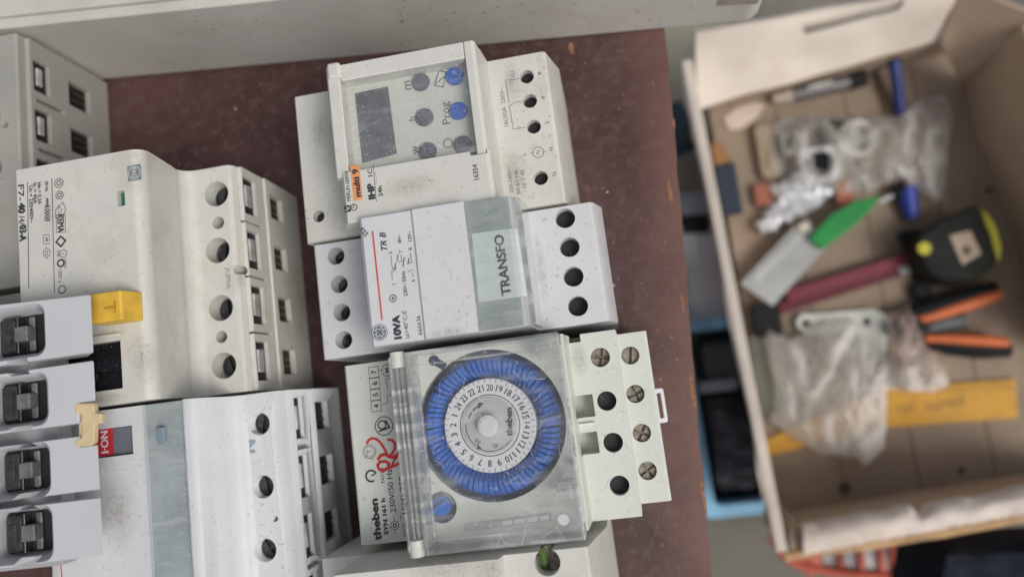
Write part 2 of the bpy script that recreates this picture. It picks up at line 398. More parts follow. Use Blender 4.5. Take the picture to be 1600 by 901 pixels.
# paint flecks and crumbs lying on the board and devices (uncountable)
def crumbs():
    b = NB(); rr = random.Random(5)
    for i in range(330):
        x = rr.uniform(-180, 26); y = rr.uniform(-66, 138)
        if x < -113: 
            if y < 86: continue
        elif x < 8 and y < 102 and x > -92 : 
            if not (x > 0 or y > 100): continue
        if x > 23 + .0737 * y: continue
        s = rr.uniform(.05, .17) * (2.2 if rr.random() < .05 else 1)
        m = Matrix.Translation((x, y, s * .3)) @ Matrix.Rotation(rr.uniform(0, 6), 4, 'Z') @ Matrix.Diagonal((s * rr.uniform(.7, 1.8), s, s * .5, 1))
        bmesh.ops.create_icosphere(b, subdivisions=1, radius=1, matrix=m)
    o = flat('dust_crumbs', b, M['dust']); tag(o, 'pale crumbs and flecks scattered over the dark red board', 'dust', kind='stuff')
crumbs()

def tray():
    """white box standing along the far side of the board"""
    o_ = (-60, 190, 0)
    m = mat('speckled_white_laminate', (.60, .585, .54), .55, bump=.3, bscale=500, mott=.10, mscale=18, spk=.9, spkcol=(.16, .11, .07), spkscale=620, dirt=.35, dirtcol=(.40, .34, .26), dirtscale=22)
    A = Vector((-290, 154.3)); B = Vector((68, 118.7)); n = Vector((.0990, .995))
    t = thing('white_box', 'speckled cream white box standing across the far side of the red board', 'box', o_)
    d = (B - A).normalized()
    def P(s, u): return A + d * s + n * u
    L = (B - A).length
    b = NB()
    pts = [P(0, 0)] + [P(L - 6, 0)] + [P(L - 6 + 6 * math.sin(a), 6 - 6 * math.cos(a)) for a in [PI / 2 * i / 6 for i in range(1, 7)]] + [P(L, 90), P(0, 90)]
    prism_z(b, pts, .3, 46)
    solid('box_body', b, m, t, bevel=1.0, seg=3)
    # rim board that lies on top and a stained paper patch at its end
    b = NB(); pts = [P(0, 3.0), P(L - 2, 3.0), P(L - 2, 88), P(0, 88)]; prism_z(b, pts, 46.2, 48.2)
    solid('box_lid', b, m, t, bevel=.6)
    b = NB(); g = mat('brown_stain_paper', (.36, .31, .27), .8, mott=.15, mscale=100)
    q = [P(L - 17, -.15), P(L - 3.2, -.15)]
    v = [b.verts.new((q[0].x, q[0].y, 14)), b.verts.new((q[1].x, q[1].y, 13)), b.verts.new((q[1].x, q[1].y, 38)), b.verts.new((q[0].x + 1, q[0].y, 38))]
    b.faces.new(v); flat('paper_patch', b, g, t)
tray()

def stain_mat():
    m = bpy.data.materials.new('brown_grime'); m.use_nodes = True
    n = m.node_tree.nodes; l = m.node_tree.links; n.clear()
    out = n.new('ShaderNodeOutputMaterial'); tr = n.new('ShaderNodeBsdfTransparent'); df = n.new('ShaderNodeBsdfDiffuse'); df.inputs[0].default_value = (.24, .17, .11, 1)
    tc = n.new('ShaderNodeTexCoord'); v = n.new('ShaderNodeVectorMath'); v.operation = 'SUBTRACT'; v.inputs[1].default_value = (.5, .5, .5); l.new(tc.outputs['Generated'], v.inputs[0])
    sc = n.new('ShaderNodeVectorMath'); sc.operation = 'MULTIPLY'; sc.inputs[1].default_value = (2, 2, 0); l.new(v.outputs[0], sc.inputs[0])
    ln = n.new('ShaderNodeVectorMath'); ln.operation = 'LENGTH'; l.new(sc.outputs[0], ln.inputs[0])
    f = n.new('ShaderNodeMapRange'); f.inputs[1].default_value = 1.0; f.inputs[2].default_value = .1; f.inputs[3].default_value = 0; f.inputs[4].default_value = 1; l.new(ln.outputs['Value'], f.inputs[0])
    t = n.new('ShaderNodeTexNoise'); t.inputs['Scale'].default_value = 900; t.inputs['Detail'].default_value = 6; t.inputs['Roughness'].default_value = .75; l.new(tc.outputs['Object'], t.inputs[0])
    g = n.new('ShaderNodeMapRange'); g.inputs[1].default_value = .42; g.inputs[2].default_value = .66; g.inputs[3].default_value = .07; g.inputs[4].default_value = .34; l.new(t.outputs['Fac'], g.inputs[0])
    k = n.new('ShaderNodeMath'); k.operation = 'MULTIPLY'; l.new(f.outputs[0], k.inputs[0]); l.new(g.outputs[0], k.inputs[1])
    x = n.new('ShaderNodeMixShader'); l.new(k.outputs[0], x.inputs[0]); l.new(tr.outputs[0], x.inputs[1]); l.new(df.outputs[0], x.inputs[2]); l.new(x.outputs[0], out.inputs[0])
    return m
GRIME = stain_mat()
SCUFF = mat('grey_brown_scuff', (.30, .25, .20), .8, mott=.2)
def stain(t, px, py, z, wx, wy):
    p = at(px, py, z); b = NB(); rect2(b, p.x - wx, p.x + wx, p.y - wy, p.y + wy, z + .03); flat('grime_stain', b, GRIME, t)
def scuffs(t, x0, x1, y0, y1, z, n, seed):
    """hair-thin scratches and short dark rubs on one flat face"""
    rr = random.Random(seed); b = NB()
    for i in range(n):
        x, y = rr.uniform(x0, x1), rr.uniform(y0, y1); a = rr.gauss(1.2, .8); L = rr.choice((.2, .3, .4, .7, 1.4)); k = rr.uniform(-.3, .3)
        pts = [(x + L * q * math.cos(a) - k * L * q * q * math.sin(a), y + L * q * math.sin(a) + k * L * q * q * math.cos(a)) for q in (-1, -.4, .3, 1)]
        stroke(b, pts, rr.uniform(.035, .10) if L > .35 else rr.uniform(.08, .2), z + .035)
    flat('scuff_marks', b, SCUFF, t)['kind'] = 'stuff'

# ================================================================== digital time switch (top)
def ihp():
    t = thing('digital_time_switch', 'cream digital time switch with clear flip lid, grey display and two blue buttons', 'time switch', (-47, 77, 0))
    y0, y1 = 53.2, 101
    b = NB(); prism_y(b, [(-89, .2), (-89, 44), (-88.4, 45), (-71.5, 45), (-71.5, 57), (-27, 57), (-26.3, 54), (-25.6, 45), (-8.5, 45), (-7.6, 44.2), (-4.4, 30), (-4.4, .2)], y0, y1)
    c = NB()
    holes = [(823, 120), (828, 158), (834, 198), (845, 278)]
    for h in holes: p = at(*h, 45); cyl(c, p.x, p.y, 28, 50, 2.15, 36)
    p = at(498, 338, 45); cyl(c, p.x, p.y, 28, 50, 1.85, 36)
    box(c, -91, -71.8, y0 - 1, y0 + .1, 44.0, 46)
    solid('housing', b, M['cream2'], t, cut=c, bevel=.45)
    for i, h in enumerate(holes): p = at(*h, 45); screw(t, p.x, p.y, 42.3, 2.08, M['dark'], 20 + 40 * i)
    p = at(498, 338, 45); screw(t, p.x, p.y, 41.8, 1.78, M['dark'], 60)
    # control panel below the lid
    b = NB(); box(b, -70, -27.5, 66.5, 98, 57.0, 58.2); solid('control_panel', b, M['green'], t, bevel=.2)
    zz = 58.25
    def poly(bm, px, z, h):
        prism_z(bm, [at(x, y, z + h) for x, y in px], z, z + h)
    b = NB(); poly(b, [(554, 255), (543, 141), (603, 134), (617, 247)][::-1], zz, .1); bz = solid('display_bezel', b, M['cream'], t, bevel=.0)
    b = NB(); poly(b, [(566, 255), (554, 146), (606, 135), (620, 240)][::-1], zz + .1, .1); solid('display', b, M['lcd'], bz, bevel=.0)
    for (x, y, m) in ((657, 128, 'greybtn'), (663, 183, 'greybtn'), (668, 236, 'greybtn'), (710, 119, 'bluebtn'), (716, 173, 'bluebtn'), (723, 226, 'greybtn')):
        p = at(x, y, 59); b = NB(); cyl(b, p.x, p.y, zz, zz + .9, 2.65, 36); solid('push_button', b, M[m], t, bevel=.25)
    b = NB()
    text(b, 'm', at(635, 134, zz), zz + .06, 3.2, 2.6); text(b, 'h', at(643, 186, zz), zz + .06, 1.8, 1.9); text(b, 'w', at(647, 235, zz), zz + .06, 2.6, 2.6)
    text(b, 'Prog', at(696, 177, zz), zz + .06, 6.6, 2.3)
    pc = at(686, 124, zz); stroke(b, [(pc.x + a, pc.y + c_) for a, c_ in ((-1.6, -1.6), (.3, 2.6), (2.3, 1.7), (.9, -2.6), (-1.6, -1.6), (1.6, .4))], .28, zz + .07)
    pc = at(700, 224, zz); stroke(b, arc(pc.x, pc.y, 1.3, 0, 360, 20), .25, zz + .07)
    flat('panel_lettering', b, M['ink2'], t)
    # flip lid : cream frame, clear window, cream flap with print
    b = NB()
    prism_y(b, [(-70.8, 57.3), (-71.2, 62), (-70.4, 63.6), (-66.8, 63.6), (-66.8, 57.3)], 66, 99.6)      # left rail
    prism_y(b, [(-29.6, 57.3), (-29.6, 63.6), (-27.2, 63.6), (-26.4, 62.8), (-26.0, 57.3)], 66, 99.6)
    box(b, -66.7, -29.7, 94.6, 99.6, 57.3, 63.5)
    lf = solid('lid_frame', b, M['cream'], t, bevel=.4)
    b = NB(); box(b, -66.7, -29.7, 67.2, 94.5, 62.0, 63.1)
    w = solid('lid_window', b, M['clear2'], lf, bevel=.15)
    b = NB(); box(b, -70.2, -66.2, 95.5, 100.3, 62.0, 64.6); solid('hinge_knuckle', b, M['cream'], t, bevel=1.0, seg=3)
    b = NB(); prism_y(b, [(-71, 57.2), (-69.4, 62.8), (-68.2, 64.4), (-26.9, 64.4), (-25.9, 63.4), (-25.6, 57.2)], 52.2, 67.0)
    c = NB(); q = at(748, 236, 64.4); box(c, q.x - 2.6, q.x + 2.2, q.y - .9, q.y + .9, 61, 66)
    fl = solid('label_flap', b, M['cream'], t, cut=c, bevel=.5)
    z = 64.46; b = NB()
    text(b, 'MERLIN GERIN', at(543, 291, z), z, 8.6, 1.15, bold=.004); text(b, 'IHP', at(580, 299, z), z, 4.3, 1.9, bold=.03)
    text(b, '1C', at(578, 270, z), z, 2.1, 1.25, bold=.01); text(b, '24h', at(594, 299, z), z, 3.0, 1.2, bold=.01)
    text(b, '16354', at(743, 269, z), z, 4.4, 1.4, bold=.005)
    a = at(583, 256, z); c2 = at(588, 315, z); stroke(b, [a, c2], .16, z)
    a = at(543, 326, z)
    box(b, a.x - .9, a.x + .9, a.y - .95, a.y + .95, z - .02, z)
    a = at(553, 324, z); stroke(b, arc(a.x, a.y, .9, 0, 360, 20), .25, z); stroke(b, [(a.x - .1, a.y + .8), (a.x, a.y), (a.x - .7, a.y)], .2, z)
    flat('flap_lettering', b, M['ink'], fl)
    b = NB(); prism_z(b, [at(547, 259, z), at(561, 257, z), at(567, 311, z), at(552, 314, z)], z - .04, z - .01); ol = flat('orange_label', b, M['orange'], fl)
    b = NB(); text(b, 'multi 9', at(557, 286, z), z + .03, 8.0, 1.7, bold=.02, rot=91); flat('orange_label_lettering', b, M['ink'], fl)
    b = NB(); a = at(543, 326, z); stroke(b, [(a.x - .6, a.y - .6), (a.x + .1, a.y + .1), (a.x - .3, a.y + .6)], .22, z + .02); stroke(b, [(a.x + .6, a.y + .6), (a.x + .3, a.y - .4)], .22, z + .02); flat('emblem_lines', b, M['cream'], t)
    # print on the terminal shelf
    z = 45.05; b = NB()
    def A(x, y): return at(x, y, z)
    stroke(b, [A(811, 123), A(790, 126), A(795, 160)], .17, z); stroke(b, [A(795, 167), A(805, 160), A(816, 158)], .17, z); stroke(b, [A(796, 167), A(802, 202), A(821, 199)], .17, z)
    text(b, '16(10)A  250V~', A(787, 167), z, 12.5, 1.35, bold=-.003)
    text(b, '6', A(843, 114), z, 1.2, 1.3, rot=0); text(b, '4', A(849, 153), z, 1.2, 1.2); text(b, '2', A(855, 192), z, 1.2, 1.2)
    text(b, 'G1', A(801, 116), z, 1.8, 1.1); text(b, 'L', A(819, 241), z, .9, 1.2); text(b, 'N', A(861, 233), z, 1.1, 1.2); text(b, 'N', A(866, 272), z, 1.1, 1.3)
    a = A(841, 238); stroke(b, arc(a.x, a.y, 1.65, 0, 360, 28), .2, z); text(b, 'M', a, z, 1.5, 1.1, rot=60); stroke(b, [A(828, 240), A(832, 239)], .2, z); stroke(b, [A(850, 237), A(854, 236)], .2, z)
    text(b, '220-240V~', A(797, 281), z, 8.2, 1.1, bold=-.003); text(b, '50-60 Hz', A(808, 285), z, 7.4, 1.1, bold=-.003); text(b, '- 10 T 45', A(818, 283), z, 7.0, 1.1, bold=-.003)
    text(b, 'L', A(480, 341), z, .9, 1.0)
    flat('terminal_lettering', b, M['ink2'], t)
    stain(t, 805, 270, 45, 4.0, 9); stain(t, 800, 130, 45, 3, 8); stain(t, 500, 200, 45, 4, 7); stain(t, 640, 290, 64.4, 9, 3.5)
    scuffs(t, -21, -9, 56, 100, 45, 22, 1); scuffs(t, -88, -73, 56, 99, 45, 10, 2); scuffs(t, -60, -30, 54, 66, 64.4, 12, 3)
ihp()

# ================================================================== transformer (middle)
def trafo():
    t = thing('bell_transformer', 'pale grey rail transformer marked TRANSFO behind a greenish clear window', 'transformer', (-43, 34.5, 0))
    y0, y1 = 16.6, 52.1
    nose = [(-64.6, 45), (-64.2, 66.5), (-63.2, 67.6), (-49.2, 67.6), (-48.5, 68.4), (-34.2, 68.4), (-34.2, 66.2), (-21.6, 66.2), (-20.8, 64), (-20.6, 45)]
    b = NB(); prism_y(b, [(-86.8, .2), (-86.8, 44.4), (-86.2, 45)] + nose + [(-.8, 45), (.2, 44), (2.6, 36), (2.6, .2)], y0, y1)
    c = NB()
    RH = [(883, 341), (890, 386), (896, 432), (903, 478)]; LH = [(525, 400), (530, 444), (534, 488), (537, 531)]
    for h in RH: p = at(*h, 45); cyl(c, p.x, p.y, 22, 50, 2.95, 40)
    for h in LH: p = at(*h, 45); cyl(c, p.x, p.y, 30, 45.01, 2.0, 40, 2.7); 
    solid('housing', b, M['cool'], t, cut=c, bevel=.4)
    for h in RH: p = at(*h, 45); screw(t, p.x, p.y, 41.2, 2.85, M['dark'], 30)
    for i, h in enumerate(LH): p = at(*h, 45); screw(t, p.x, p.y, 39.6, 2.25, M['darkmetal'], 15 + 30 * i)
    # window and paper label
    b = NB(); box(b, -34.0, -22.2, y0 + .2, y1 - .2, 66.25, 66.5); flat('window_backing', b, M['pane'], t)
    b = NB(); z = 66.6
    prism_z(b, [at(737, 365, z), at(808, 356, z), at(824, 462, z), at(748, 472, z)][::-1], z - .08, z); pl = solid('paper_label', b, M['label'], t, bevel=0)
    b = NB(); text(b, 'TRANSFO', at(785, 414, z), z + .04, 16.4, 2.5, bold=.014, rot=90.5); flat('label_lettering', b, M['ink'], pl)
    b = NB(); prism_y(b, [(-34.0, 66.8), (-34.0, 68.3), (-22.4, 68.3), (-19.4, 63.0), (-18.6, 52), (-19.6, 52), (-20.3, 62.4), (-22.9, 66.8)], y0 + .1, y1 - .1)
    solid('clear_window', b, clear_mat('greenish_clear_plastic', (.93, .955, .945), .035, .1), t, bevel=.25)
    b = NB(); z = 67.67
    text(b, '10VA', at(620, 511, z), z, 6.1, 2.0, bold=.03); text(b, 'ta=40°C/E', at(634, 507, z), z, 7.6, 1.15, bold=-.002)
    text(b, '666636', at(655, 508, z), z, 5.2, 1.2); text(b, '230V~ 50Hz', at(632, 443, z), z, 6.8, 1.0, bold=.004)
    text(b, 'TR B', at(599, 377, z), z, 5.0, 1.7, shear=.3, bold=.008); text(b, '8V~', at(624, 373, z), z, 2.2, .95, bold=.006); text(b, '12V~', at(640, 369, z), z, 2.7, .95, bold=.006)
    def A(x, y): return at(x, y, z)
    text(b, '1', A(615, 444), z, .7, 1.1); text(b, '4', A(646, 439), z, .8, 1.0); text(b, '5', A(610, 395), z, .8, 1.0); text(b, '7', A(626, 393), z, .8, 1.0); text(b, '8', A(641, 389), z, .8, 1.0)
    stroke(b, [A(613, 437), A(612, 424), A(617, 423)], .14, z)
    for (x, y, n_) in ((616, 422, 7), (620, 407, 6), (629, 416, 8), (637, 411, 5)):       # winding symbols
        for k in range(n_): p = A(x + .25 * k, y - 3.2 * k * .55 * 1); stroke(b, arc(p.x, p.y, .22, -100, 100, 6), .12, z)
    for (x0_, y0_, x1_, y1_) in ((611, 399, 613, 420), (626, 398, 628, 408), (641, 394, 643, 410), (637, 425, 645, 421), (645, 432, 644, 425)):
        stroke(b, [A(x0_, y0_), A(x1_, y1_)], .14, z)
    stroke(b, [A(613, 420), A(620, 419)], .14, z); stroke(b, [A(628, 408), A(622, 409)], .14, z); stroke(b, [A(643, 410), A(636, 412)], .14, z)
    a = A(614, 466); stroke(b, arc(a.x, a.y, .95, 0, 360, 20), .22, z); stroke(b, [(a.x - .6, a.y), (a.x + .6, a.y)], .2, z); stroke(b, [(a.x, a.y - .6), (a.x, a.y + .5)], .25, z)
    flat('front_lettering', b, M['ink'], t)
    b = NB(); a = A(593, 519)
    g = mat('blue_grey_emblem', (.13, .17, .21), .5)
    cyl(b, a.x, a.y, z - .03, z + .0, 2.25, 40)
    for k, (dx, dy) in enumerate(((-1, -1), (0, -1), (1, 0), (0, 1), (-1, 0), (-2, 1), (1, 2), (2, 1))): # chequer mark
        q = A(567 + 3.2 * dx, 361 + 3.6 * dy); box(b, q.x - .32, q.x + .32, q.y - .32, q.y + .32, z - .03, z)
    flat('printed_emblem', b, g, t)
    b = NB(); stroke(b, arc(a.x, a.y, 1.95, 0, 360, 36), .2, z + .03)
    for k in range(4):
        aa = math.radians(45 + 90 * k); cx, cy = a.x + .72 * math.cos(aa), a.y + .72 * math.sin(aa)
        stroke(b, arc(cx, cy, .5, math.degrees(aa) - 150, math.degrees(aa) + 150, 14), .2, z + .03 )
    for k in range(8): aa = math.radians(45 * k + 20); p = (a.x + 1.5 * math.cos(aa), a.y + 1.5 * math.sin(aa)); stroke(b, arc(p[0], p[1], .25, 0, 200, 6), .14, z + .03)
    flat('emblem_lines', b, M['cool'], t)
    b = NB(); stroke(b, [at(582, 361, z), at(597, 500, z)], .45, z + .02); flat('red_stripe', b, M['redink2'], t)
    b = NB()
    for s, x, y in (('F', 854, 343), ('3', 861, 388), ('2', 867, 433), ('1', 876, 484)): text(b, s, at(x, y, 45), 44.99, 1.5, 2.0, rot=90, thick=.22)
    for s, x, y in (('8', 548, 393), ('7', 553, 437), ('6', 557, 481), ('5', 562, 524)): text(b, s, at(x, y, 45), 44.99, 1.3, 1.9, rot=90, thick=.22)
    flat('embossed_numerals', b, M['cool'], t)
    scuffs(t, -48, -35, 18, 51, 68.4, 16, 4); scuffs(t, -18, -1.5, 18, 51, 45, 12, 5); scuffs(t, -86, -67, 18, 51, 45, 8, 6)
    stain(t, 845, 420, 45, 2.2, 12); stain(t, 700, 520, 68.4, 6, 2)
trafo()

# ================================================================== mechanical timer (bottom centre)
def timer():
    t = thing('mechanical_timer', 'mechanical time switch with blue tappet dial under a scratched clear cover', 'time switch', (-36, -12.5, 0))
    y0, y1 = -38.6, 13.9
    b = NB()
    prism_y(b, [(-80.5, 6), (-80.8, 44), (-80, 45), (-60.5, 45), (-60.5, 57), (-13.2, 57), (-12.6, 45), (1.3, 45), (1.5, 35.6), (9.6, 35.6), (10.4, 34.8), (10.4, .2), (-79, .2)], y0, y1)
    c = NB()
    dc = at(765, 664, 59)
    # dial well and screw wells
    cyl(c, dc.x, dc.y, 52, 60, 20.6, 80)
    q = at(690, 792, 57); cyl(c, q.x, q.y, 53.5, 60, 4.2, 40)
    SH = [(938, 558, 1), (948, 626, 0), (958, 691, 0), (968, 758, 0)]
    for x, y, s in SH: p = at(x, y, 45); cyl(c, p.x, p.y, 24, 50, 2.75, 40)
    SB = [(985, 555), (993, 615), (1003, 676), (1012, 735)]
    for x, y in SB: p = at(x, y, 35.6); cyl(c, p.x, p.y, 26, 40, 2.65, 40)
    for (xa, ya, xb, yb) in ((897, 612, 925, 655), (904, 670, 932, 712)):
        p0, p1 = at(xa, yb, 45), at(xb, ya, 45); box(c, p0.x, p1.x, p0.y + .2, p1.y - .6, 38.5, 50)
    # stepped outline of the terminal block
    box(c, -12.4, -9.0, y1 - 2.2, y1 + 1, 30, 60); box(c, 1.6, 12, y1 - 1.0, y1 + 1, -1, 60); box(c, -20, -9.8, y0 - 1, y0 + .9, -1, 44); box(c, 1.6, 12, y0 - 1, y0 + 1.8, 8, 60)
    solid('housing', b, M['green'], t, cut=c, bevel=.4)
    for x, y, s in SH:
        p = at(x, y, 45); screw(t, p.x, p.y, 43.2 if s else 42, 2.66, M['oldscrew'] if s else M['dark'], 75, s)
    for i, (x, y) in enumerate(SB): p = at(x, y, 35.6); screw(t, p.x, p.y, 34.2, 2.5, M['oldscrew'], [80, 110, 60, 30][i], i > 0)
    # rail clip
    b = NB(); prism_z(b, rrect(10.3, 13.2, -15, -4.6, .8), 26, 28.5); c = NB(); box(c, 11.0, 12.2, -13.6, -6, 20, 40)
    solid('rail_clip', b, M['white'], t, cut=c, bevel=.25)
    # front plate
    zt = 57
    # dial
    b = NB(); cyl(b, dc.x, dc.y, 52.1, 54.0, 20.4, 80); p = at(678, 563, 57); 
    solid('dial_well', b, M['ringgap'], t, bevel=0)
    b = NB(); cyl(b, p.x, p.y, 57.02, 57.1, 1.5, 24); stroke(b, [(p.x, p.y), (p.x + 3, p.y - 2.2)], 2.2, 57.08); flat('well_tab', b, M['ringgap'], t)
    b = NB(); n = 72
    for k in range(n):
        a0 = 2 * PI * (k + .07) / n; a1 = 2 * PI * (k + .93) / n; lean = .035 * (1 if k % 7 else 1.6)
        prof = [(12.9, 54, 0), (13.0, 55.0, 0), (14.4, 57.6, 0), (15.2, 58.4, lean * .3), (17.4, 58.5, lean * .8), (18.4, 57.6, lean), (19.1, 55.4, lean), (19.2, 54, lean)]
        va = [b.verts.new((dc.x + r * math.cos(a0 + l_), dc.y + r * math.sin(a0 + l_), z)) for r, z, l_ in prof]
        vb = [b.verts.new((dc.x + r * math.cos(a1 + l_), dc.y + r * math.sin(a1 + l_), z)) for r, z, l_ in prof]
        m_ = len(prof); b.faces.new(va); b.faces.new(vb[::-1])
        for i in range(m_): b.faces.new((va[i], vb[i], vb[(i + 1) % m_], va[(i + 1) % m_]))
    solid('tappet_ring', b, M['blue'], t, bevel=.22, seg=2)
    b = NB(); cyl(b, dc.x, dc.y, 54, 58.6, 12.7, 72); df = solid('dial_face', b, M['white'], t, bevel=.3)
    z = 58.66; b = NB()
    for k in range(96):
        a = 2 * PI * k / 96 + math.radians(90)
        if k % 2: continue
        r0 = 11.5 if k % 4 == 0 else 11.9
        stroke(b, [(dc.x + r0 * math.cos(a), dc.y + r0 * math.sin(a)), (dc.x + 12.5 * math.cos(a), dc.y + 12.5 * math.sin(a))], .16, z)
    for n_ in range(1, 25):
        a = math.radians(83 + (n_ - 20) * 15)
        text(b, str(n_), (dc.x + 10.2 * math.cos(a), dc.y + 10.2 * math.sin(a)), z, 1.75 if n_ > 9 else .95, 1.75, rot=math.degrees(a) - 90, bold=.006)
    stroke(b, arc(dc.x, dc.y, 8.2, 0, 360, 60)[:-1], .26, z, closed=True)
    flat('dial_lettering', b, M['ink'], df)
    b = NB(); cyl(b, dc.x, dc.y, 58.6, 59.0, 7.6, 60); md = solid('minute_disc', b, mat('light_grey_disc', (.50, .51, .51), .4), t, bevel=.15)
    z = 59.06; b = NB()
    text(b, 'theben', (dc.x + 5.4, dc.y + .3), z, 7.4, 1.7, bold=.05, rot=84)
    aa = arc(dc.x, dc.y, 6.0, 155, 112, 8); stroke(b, aa[:4], .4, z); stroke(b, aa[4:], .4, z)
    e = aa[-1]; b.faces.new([b.verts.new((e[0] + x, e[1] + y, z)) for x, y in ((-.3, -.9), (1.4, .6), (-.2, .8))])
    text(b, '30', (dc.x - 3.8, dc.y - 4.0), z, 1.5, 1.2, rot=135); text(b, '40', (dc.x + 1.0, dc.y - 5.6), z, 1.5, 1.2, rot=190)
    stroke(b, arc(dc.x, dc.y, 6.6, 170, 235, 14), .2, z); stroke(b, arc(dc.x, dc.y, 6.9, 240, 320, 14), .2, z)
    b.faces.new([b.verts.new((dc.x - 4.2 + x, dc.y - 6.0 + y, z)) for x, y in ((0, 0), (1.3, .1), (.2, 1.4))])
    flat('disc_lettering', b, M['ink'], md)
    b = NB()
    pts = []
    for k in range(80): a = 2 * PI * k / 80; r = 2.75 + (.16 if k % 2 else -.1); pts.append((dc.x + r * math.cos(a), dc.y + r * math.sin(a)))
    prism_z(b, pts, 59, 61.6); cyl(b, dc.x, dc.y, 61.6, 62.0, 2.1, 30)
    solid('setting_knob', b, M['white'], t, bevel=0)
    # selector
    b = NB(); cyl(b, q.x, q.y, 53.5, 54.5, 4.0, 40); solid('selector_well', b, mat('grey_well', (.22, .23, .25), .5), t, bevel=0)
    b = NB(); cyl(b, q.x - .3, q.y + .2, 54.5, 56.5, 2.6, 36); a = math.radians(205)
    u = Vector((math.cos(a), math.sin(a))); v = Vector((-u.y, u.x)); c0 = Vector((q.x - .3, q.y + .2))
    pp = [c0 + u * s + v * w for s, w in ((-2.2, -.7), (3.2, -.7), (3.2, .7), (-2.2, .7))]; prism_z(b, pp, 56.5, 58.4)
    solid('selector_knob', b, M['blue'], t, bevel=.3)
    # label area lettering
    z = 45.06; b = NB()
    def A(x, y, zz=None): return at(x, y, zz or z)
    text(b, 'theben', A(587, 811), z, 11.6, 2.2, bold=.05); text(b, 'SYN 161 h', A(601, 806), z, 10.2, 1.25, bold=.03)
    text(b, '230V/50 Hz', A(611, 766), z, 12.4, 1.7, bold=.004); text(b, '16(4) 250~', A(629, 768), z, 12.4, 1.6, bold=.004)
    text(b, 'N213', A(597, 742), z, 4.2, 1.1, bold=-.003)
    for k, d_ in enumerate('4567'):
        cx, cy = A(588, 634).lerp(A(584, 581), k / 3)[:2]
        stroke(b, [(cx - 1.5, cy - 1.6), (cx + 1.5, cy - 1.6), (cx + 1.5, cy + 1.6), (cx - 1.5, cy + 1.6)], .16, z, closed=True); text(b, d_, (cx, cy), z, 1.0, 1.6, bold=.01)
    a = A(605, 578); stroke(b, arc(a.x, a.y, 1.7, 0, 360, 26), .2, z); text(b, 'M', a, z, 1.2, 1.2, bold=.02)
    stroke(b, [A(590, 578), A(597, 578)], .16, z); stroke(b, [A(597, 632), A(606, 629), A(605, 618), A(612, 616)], .16, z); stroke(b, [A(606, 608), A(602, 592), A(612, 590)], .16, z)
    a = A(600, 665); stroke(b, arc(a.x, a.y, 2.7, 0, 360, 30), .28, z); stroke(b, arc(a.x - .6, a.y + .4, 1.2, 0, 360, 16), .4, z); stroke(b, [(a.x - 1.8, a.y - 1.4), (a.x + 1.6, a.y - .6), (a.x + .6, a.y + 1.6)], .5, z)
    a = A(577, 705); stroke(b, arc(a.x, a.y, 2.0, 0, 360, 26), .16, z); stroke(b, arc(a.x, a.y, 1.5, 0, 360, 26), .12, z); stroke(b, [(a.x - .9, a.y), (a.x + .9, a.y)], .16, z); stroke(b, [(a.x - .5, a.y - .6), (a.x - .5, a.y + .6)], .16, z)
    a = A(580, 743); stroke(b, arc(a.x, a.y, 1.6, 20, 300, 20), .55, z); stroke(b, [(a.x, a.y), (a.x + 1.3, a.y + .5)], .4, z)
    a = A(617, 820); stroke(b, arc(a.x, a.y, 1.2, 0, 360, 18), .18, z); stroke(b, arc(a.x, a.y, .5, 0, 360, 10), .3, z); stroke(b, [A(617, 833), A(617, 827)], .16, z); stroke(b, [A(616, 813), A(615, 803)], .16, z)
    stroke(b, [A(633, 838), A(629, 822), A(636, 815)], .16, z); stroke(b, [A(627, 812), A(625, 803)], .16, z)
    z2 = 57.06
    stroke(b, [at(643, 578, z2), at(646, 562, z2), at(641, 560, z2)], .25, z2)
    flat('label_lettering', b, M['ink'], t)
    b = NB(); z = 45.12                                        # red felt-pen scrawl running on to the plate
    zk = [0]
    def Z(pts, w=.75): zk[0] += .008; stroke(b, [at(x, y, z) for x, y in pts], w, z + zk[0])
    Z([(573, 693), (576, 687), (582, 684), (589, 686), (596, 693), (602, 703), (606, 713)], .7); Z([(606, 713), (613, 708), (617, 700), (617, 692), (612, 687), (605, 686)], .7)
    Z([(590, 718), (595, 711), (602, 709), (608, 713), (614, 714), (621, 710), (626, 704)], .9); Z([(592, 733), (590, 726), (594, 721), (602, 720), (608, 724), (606, 731), (599, 735), (592, 733)], .8)
    Z([(596, 735), (606, 731), (616, 727), (627, 722)], .8); Z([(612, 728), (616, 718), (622, 712)], .6)
    flat('felt_pen_scrawl', b, M['inkred'], t)
    # moulded numerals
    b = NB()
    for s, x, y in (('7', 956, 580), ('6', 966, 647), ('5', 977, 717), ('4', 985, 778)): text(b, s, at(x, y, 45), 44.98, 1.3, 2.0, rot=100, thick=.12)
    for s, x, y in (('8', 1002, 577), ('3', 1011, 637), ('2', 1021, 699), ('1', 1029, 756)): text(b, s, at(x, y, 35.6), 35.58, 1.4, 2.1, rot=100, thick=.12)
    flat('embossed_numerals', b, M['white'], t)
    scuffs(t, -11, .5, -36, 12, 45, 20, 7); scuffs(t, -79.5, -62, -37, 12, 45, 10, 8); stain(t, 905, 560, 45, 3, 6)
    # rib between the two shelf slots
    p0, p1 = at(897, 666, 45), at(930, 657, 45); b = NB(); box(b, p0.x - .6, p1.x, p0.y + .2, p1.y - .2, 45.02, 46); solid('slot_rib', b, M['white'], t, bevel=.2)
    # clear cover: a thin walled box with hinge column and catches
    cx0, cx1, cy0, cy1, zc = -55.2, -13.6, -38.8, 13.9, 68.2
    b = NB(); box(b, cx0, cx1, cy0, cy1, zc - .9, zc); cp = solid('cover_pane', b, M['clear2'], t, bevel=.3)
    b = NB()
